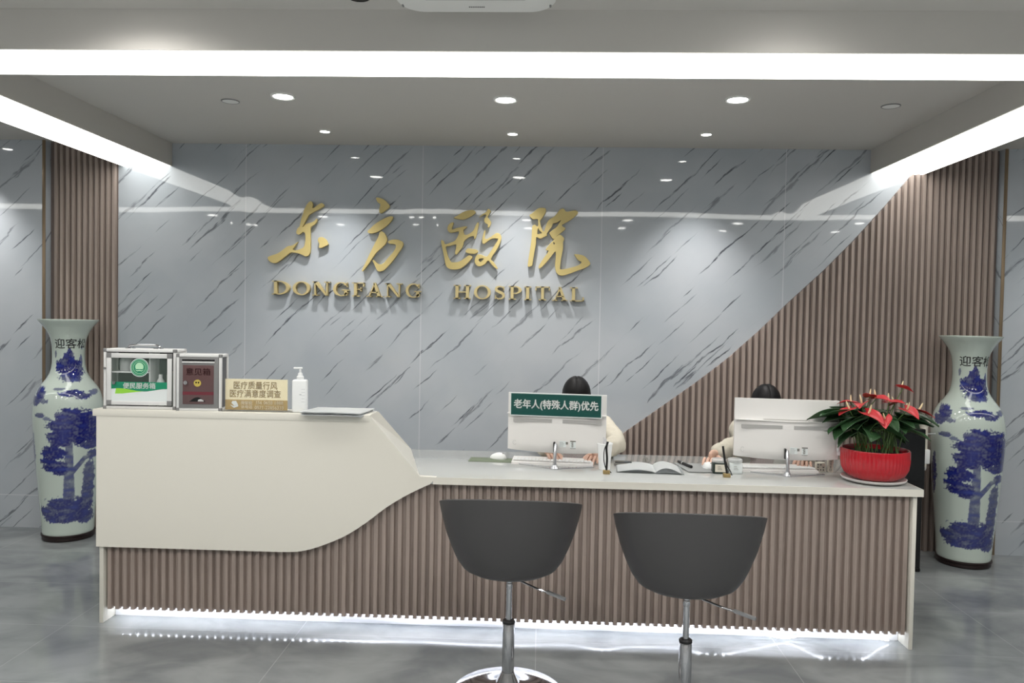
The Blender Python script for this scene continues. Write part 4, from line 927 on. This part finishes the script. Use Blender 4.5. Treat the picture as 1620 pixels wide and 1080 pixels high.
MB().tube([(-.03, 0, .285), (.09, .03, .285)], .004, 8).build('rod', 'steel', t)
# grey chair back behind the sloping end
t = thing('office_chair', 'grey office chair with rounded backrest behind the sloping end of the counter', 'chair', (-.95, -.58, 0), R(160))
MB().box(-.22, .22, -.22, .22, .44, .50, .025, 3).build('seat', 'chair_grey', t)
tb = bmesh.new(); g = []
for i in range(15):
    row = []
    for j in range(11):
        u = -1+2*i/14; v = j/10; hw = .20*(1-max(0, v-.45)**2*1.6); row.append(tb.verts.new((u*hw, .21+.03*v-.05*u*u, .52+.395*v-.09*max(0, v-.3)*abs(u)**2.2)))
    g.append(row)
for i in range(14):
    for j in range(10): tb.faces.new((g[i][j], g[i+1][j], g[i+1][j+1], g[i][j+1]))
bmesh.ops.solidify(tb, geom=tb.faces[:], thickness=.03); bmesh.ops.recalc_face_normals(tb, faces=tb.faces[:]); MB().add(tb).build('backrest', 'chair_grey', t, angle=60)
MB().tube(path([(-.1, .0, .45), (-.1, .25, .47), (-.1, .275, .6), (-.1, .272, .8)], 5), .011, 8).tube(path([(.1, .0, .45), (.1, .25, .47), (.1, .275, .6), (.1, .272, .8)], 5), .011, 8).build('back_support', 'chrome', t)
MB().cyl((0, 0, .08), (0, 0, .44), .025).build('column', 'chrome', t)
for k in range(5):
    a = 2*math.pi*k/5; l = MB().tube([(0, 0, .09), (.24*math.cos(a), .24*math.sin(a), .062)], [.022, .014], 8).build('base_arm', 'chrome', t); MB().ell((.24*math.cos(a), .24*math.sin(a), .027), .022, .022, .027, 16, 10).build('caster', 'black', l)

# ------------------------------------------------------------------ people
def head_mesh(mb, c, tilt):
    tb = bmesh.new(); bmesh.ops.create_uvsphere(tb, u_segments=40, v_segments=28, radius=1)
    for v in tb.verts:
        x, y, z = v.co; fx = 1-.16*max(0, -z)**1.5                      # chin narrows; face looks to -y
        X = .074*x*fx; Y = .094*y*(1-.10*max(0, -z)); Z = .115*z
        g = lambda cx, cz, s: math.exp(-((x*fx-cx)**2+(z-cz)**2)/s)
        if y < 0:
            Y -= .020*math.exp(-(x/.13)**2-((z+.12)/.20)**2)             # nose
            Y -= .007*math.exp(-(x/.3)**2-((z+.46)/.10)**2)              # lips
            Y += .007*(g(-.42, .06, .022)+g(.42, .06, .022))             # eye sockets
            Y -= .006*math.exp(-(x/.3)**2-((z+.78)/.16)**2)              # chin
        v.co = Vector((X, Y, Z))
    for s in (-1, 1):
        e = bmesh.new(); bmesh.ops.create_uvsphere(e, u_segments=14, v_segments=10, radius=1)
        for v in e.verts: v.co = Vector((s*.076+.009*v.co.x, .010+.016*v.co.y-.003, -.005+.030*v.co.z))
        me = bpy.data.meshes.new('tmp'); e.to_mesh(me); e.free(); tb.from_mesh(me); bpy.data.meshes.remove(me)
    mb.add(tb, Matrix.Translation(c) @ Matrix.Rotation(tilt, 4, 'X'))
def hand_mesh(mb, wrist, direc, upv, side, curl):
    d = Vector(direc).normalized(); u = Vector(upv); u = (u-d*u.dot(d)).normalized(); s = u.cross(d)*side       # s points to the thumb side
    def P(a, b, c): return Vector(wrist)+d*a+s*b+u*c
    mb.mesh(skin([dict(p=[P(-.03, 0, 0), P(0, 0, 0), P(.035, 0, .004), P(.07, 0, .006), P(.088, 0, .003)], r=[(.022, .026), (.021, .027), (.017, .036), (.016, .041), (.012, .040)])]))
    L = [(.030, .075, .0092), (.010, .084, .0095), (-.011, .078, .009), (-.031, .062, .008)]
    for b, ln, r in L:
        a1 = R(12+curl); p0 = P(.075, b, .004); pts = [p0]; ang = R(8); x, z = .075, .004
        for seg, da in ((.42, 0), (.32, curl*.9), (.26, curl*.7)):
            ang += R(da) if da else 0; x += ln*seg*math.cos(ang); z -= ln*seg*math.sin(ang); pts.append(P(x, b*(1+.15*(x-.075)/.08), z)); 
        mb.mesh(skin([dict(p=pts, r=[r*1.05, r, r*.92, r*.75])]))
        tip, prev = pts[-1], pts[-2]
    mb.mesh(skin([dict(p=[P(.018, .024, -.002), P(.045, .048, -.008), P(.072, .056, -.014), P(.092, .054, -.020)], r=[.014, .012, .0105, .008])]))
def person(label, x0, y0, headc, sh, elbows, wrists, handdirs, tilt, curls):
    """sh: shoulder height; elbows / wrists: [viewer-left arm, viewer-right arm] in world coordinates; the body faces -y"""
    hx, hy, hz = headc; body = MB(); O = Vector((x0, y0, 0))
    T = lambda p: Vector(p)-O
    pel = T((x0, y0, .50)); nb = T((hx, hy+.055, sh+.055)); hd = T(headc)
    shl = [T((hx-.165, hy+.06, sh)), T((hx+.165, hy+.06, sh))]
    waist = pel.lerp(nb, .38)+Vector((0, .02, 0)); chest = pel.lerp(nb, .74)+Vector((0, .01, 0))
    ch = [dict(p=[pel, waist, chest, nb, nb+Vector((0, -.012, .045))], r=[(.145, .10), (.115, .085), (.135, .092), (.056, .056), (.048, .050)])]
    for i in (0, 1): ch.append(dict(p=[shl[i], T(elbows[i]).lerp(shl[i], .5), T(elbows[i]), T(elbows[i]).lerp(T(wrists[i]), .5), T(wrists[i])], r=[.050, .044, .038, .034, .024], at=(0, 2)))
    for s in (-1, 1): ch.append(dict(p=[pel+Vector((s*.085, -.04, -.01)), pel+Vector((s*.10, -.24, .0)), pel+Vector((s*.10, -.42, -.01)), pel+Vector((s*.10, -.43, -.24)), pel+Vector((s*.10, -.41, -.44)), pel+Vector((s*.10, -.50, -.462))], r=[.080, .074, .058, .050, .036, (.036, .028)], at=(0, 0)))
    body.mesh(skin(ch))
    head_mesh(body, hd, tilt)
    for i in (0, 1): hand_mesh(body, T(wrists[i]), handdirs[i], (0, 0, 1), -1 if i else 1, curls[i])
    root = body.build('person', 'skin', None, angle=80); root.location = O; tag(root, label, 'person')
    # clothes and hair
    J = [dict(p=[pel+Vector((0, 0, .06)), waist, chest, nb+Vector((0, .01, -.02))], r=[(.160, .115), (.135, .105), (.152, .108), (.070, .066)])]
    for i in (0, 1):
        e, w_ = T(elbows[i]), T(wrists[i]); k = (w_-e).normalized()
        J.append(dict(p=[shl[i], e.lerp(shl[i], .5), e, e.lerp(w_, .5), w_-k*.012], r=[.068, .064, .060, .055, .045], at=(0, 2)))
    jk = MB().mesh(skin(J)); 
    bmesh.ops.subdivide_edges(jk.b, edges=jk.b.edges[:], cuts=1, use_grid_fill=True, smooth=.5); jk.b.normal_update()
    for v in jk.b.verts:
        n = mnoise.noise(v.co*14)*.010+(abs(mnoise.noise(Vector((v.co.x*26, v.co.y*34, v.co.z*26))))-.2)*-.012; v.co += v.normal*n
    jk = jk.build('jacket', 'jacket', root, angle=80)
    MB().mesh(skin([dict(p=[pel+Vector((0, -.045, .05)), waist+Vector((0, -.05, 0)), chest+Vector((0, -.040, -.01)), nb+Vector((0, -.020, -.035)), nb+Vector((0, -.012, .0))], r=[(.125, .09), (.110, .088), (.105, .092), (.072, .066), (.058, .057)])])).build('vest', 'vest', root, angle=80)
    tr = [dict(p=[pel+Vector((0, .01, .03)), pel+Vector((0, .0, -.02))], r=[(.155, .115), (.155, .115)])]
    for s in (-1, 1): tr.append(dict(p=[pel+Vector((s*.085, -.04, -.01)), pel+Vector((s*.10, -.24, .0)), pel+Vector((s*.10, -.42, -.01)), pel+Vector((s*.10, -.43, -.24)), pel+Vector((s*.10, -.41, -.40))], r=[.092, .086, .070, .064, .056], at=(0, 1)))
    MB().mesh(skin(tr)).build('trousers', 'trousers', root, angle=80)
    sh_ = MB()
    for s in (-1, 1): sh_.ell(pel+Vector((s*.10, -.47, -.455)), .044, .12, .045)
    for v in sh_.b.verts: v.co.z = max(v.co.z, -pel.z+.50-.50+.002) if False else max(v.co.z, .002)
    sh_.build('shoes', 'black', root)
    hr = MB(); tb = bmesh.new(); bmesh.ops.create_uvsphere(tb, u_segments=56, v_segments=36, radius=1)
    for v in tb.verts:
        x, y, z = v.co; part = .05*math.exp(-(x/.06)**2)*(1 if z > .2 else 0)
        strand = 1+.012*math.sin(40*math.atan2(x, .35+abs(z)))
        X, Y, Z = .0925*x*strand, .110*y+.002, .130*z*(1-part)+.004
        if y < -.15 and z < .22: Y = max(Y, -.070+.05*min(1, (.22-z)/.3)); X *= .97                  # keeps the face clear below the hairline
        if z < -.55: X *= .75; Z = max(Z, -.075)
        v.co = Vector((X, Y, Z))
    hr.add(tb, Matrix.Translation(hd) @ Matrix.Rotation(tilt, 4, 'X'))
    hr.ell(hd+Vector((0, .12, -.02)), .045, .04, .045); hr.build('hair', 'hair', root, angle=80)
    fc = MB(); mx = Matrix.Translation(hd) @ Matrix.Rotation(tilt, 4, 'X')
    for s in (-1, 1): fc.ell((s*.031, -.079, .004), .0125, .008, .007, 14, 10, mx)
    fc.build('eyes', 'eye', root); fc = MB()
    for s in (-1, 1): fc.ell((s*.031, -.0855, .004), .0055, .003, .0062, 12, 8, mx); fc.box(s*.031-.014, s*.031+.014, -.092, -.082, .020, .0235, .001, 1, mx)
    fc.build('pupils_and_brows', 'hair', root); MB().ell((0, -.096, -.053), .021, .006, .0065, 16, 10, mx).build('lips', 'lip', root)
person('black-haired person in cream jacket behind the left computer, elbow on the worktop', .232, -.36, (.232, -.60, 1.115), .945, [(-.03, -.93, .872), (.475, -.955, .862)], [(.05, -1.17, .845), (.33, -1.19, .842)], [(.35, -1, -.12), (-.35, -1, -.12)], R(36), [22, 22])
person('black-haired person in cream jacket behind the right computer, hand on a white mouse', 1.442, -.37, (1.442, -.60, 1.090), .930, [(1.215, -1.0, .905), (1.66, -.94, .872)], [(.975, -1.245, .862), (1.50, -1.19, .842)], [(-.42, -1, -.20), (-.35, -1, -.12)], R(36), [30, 22])
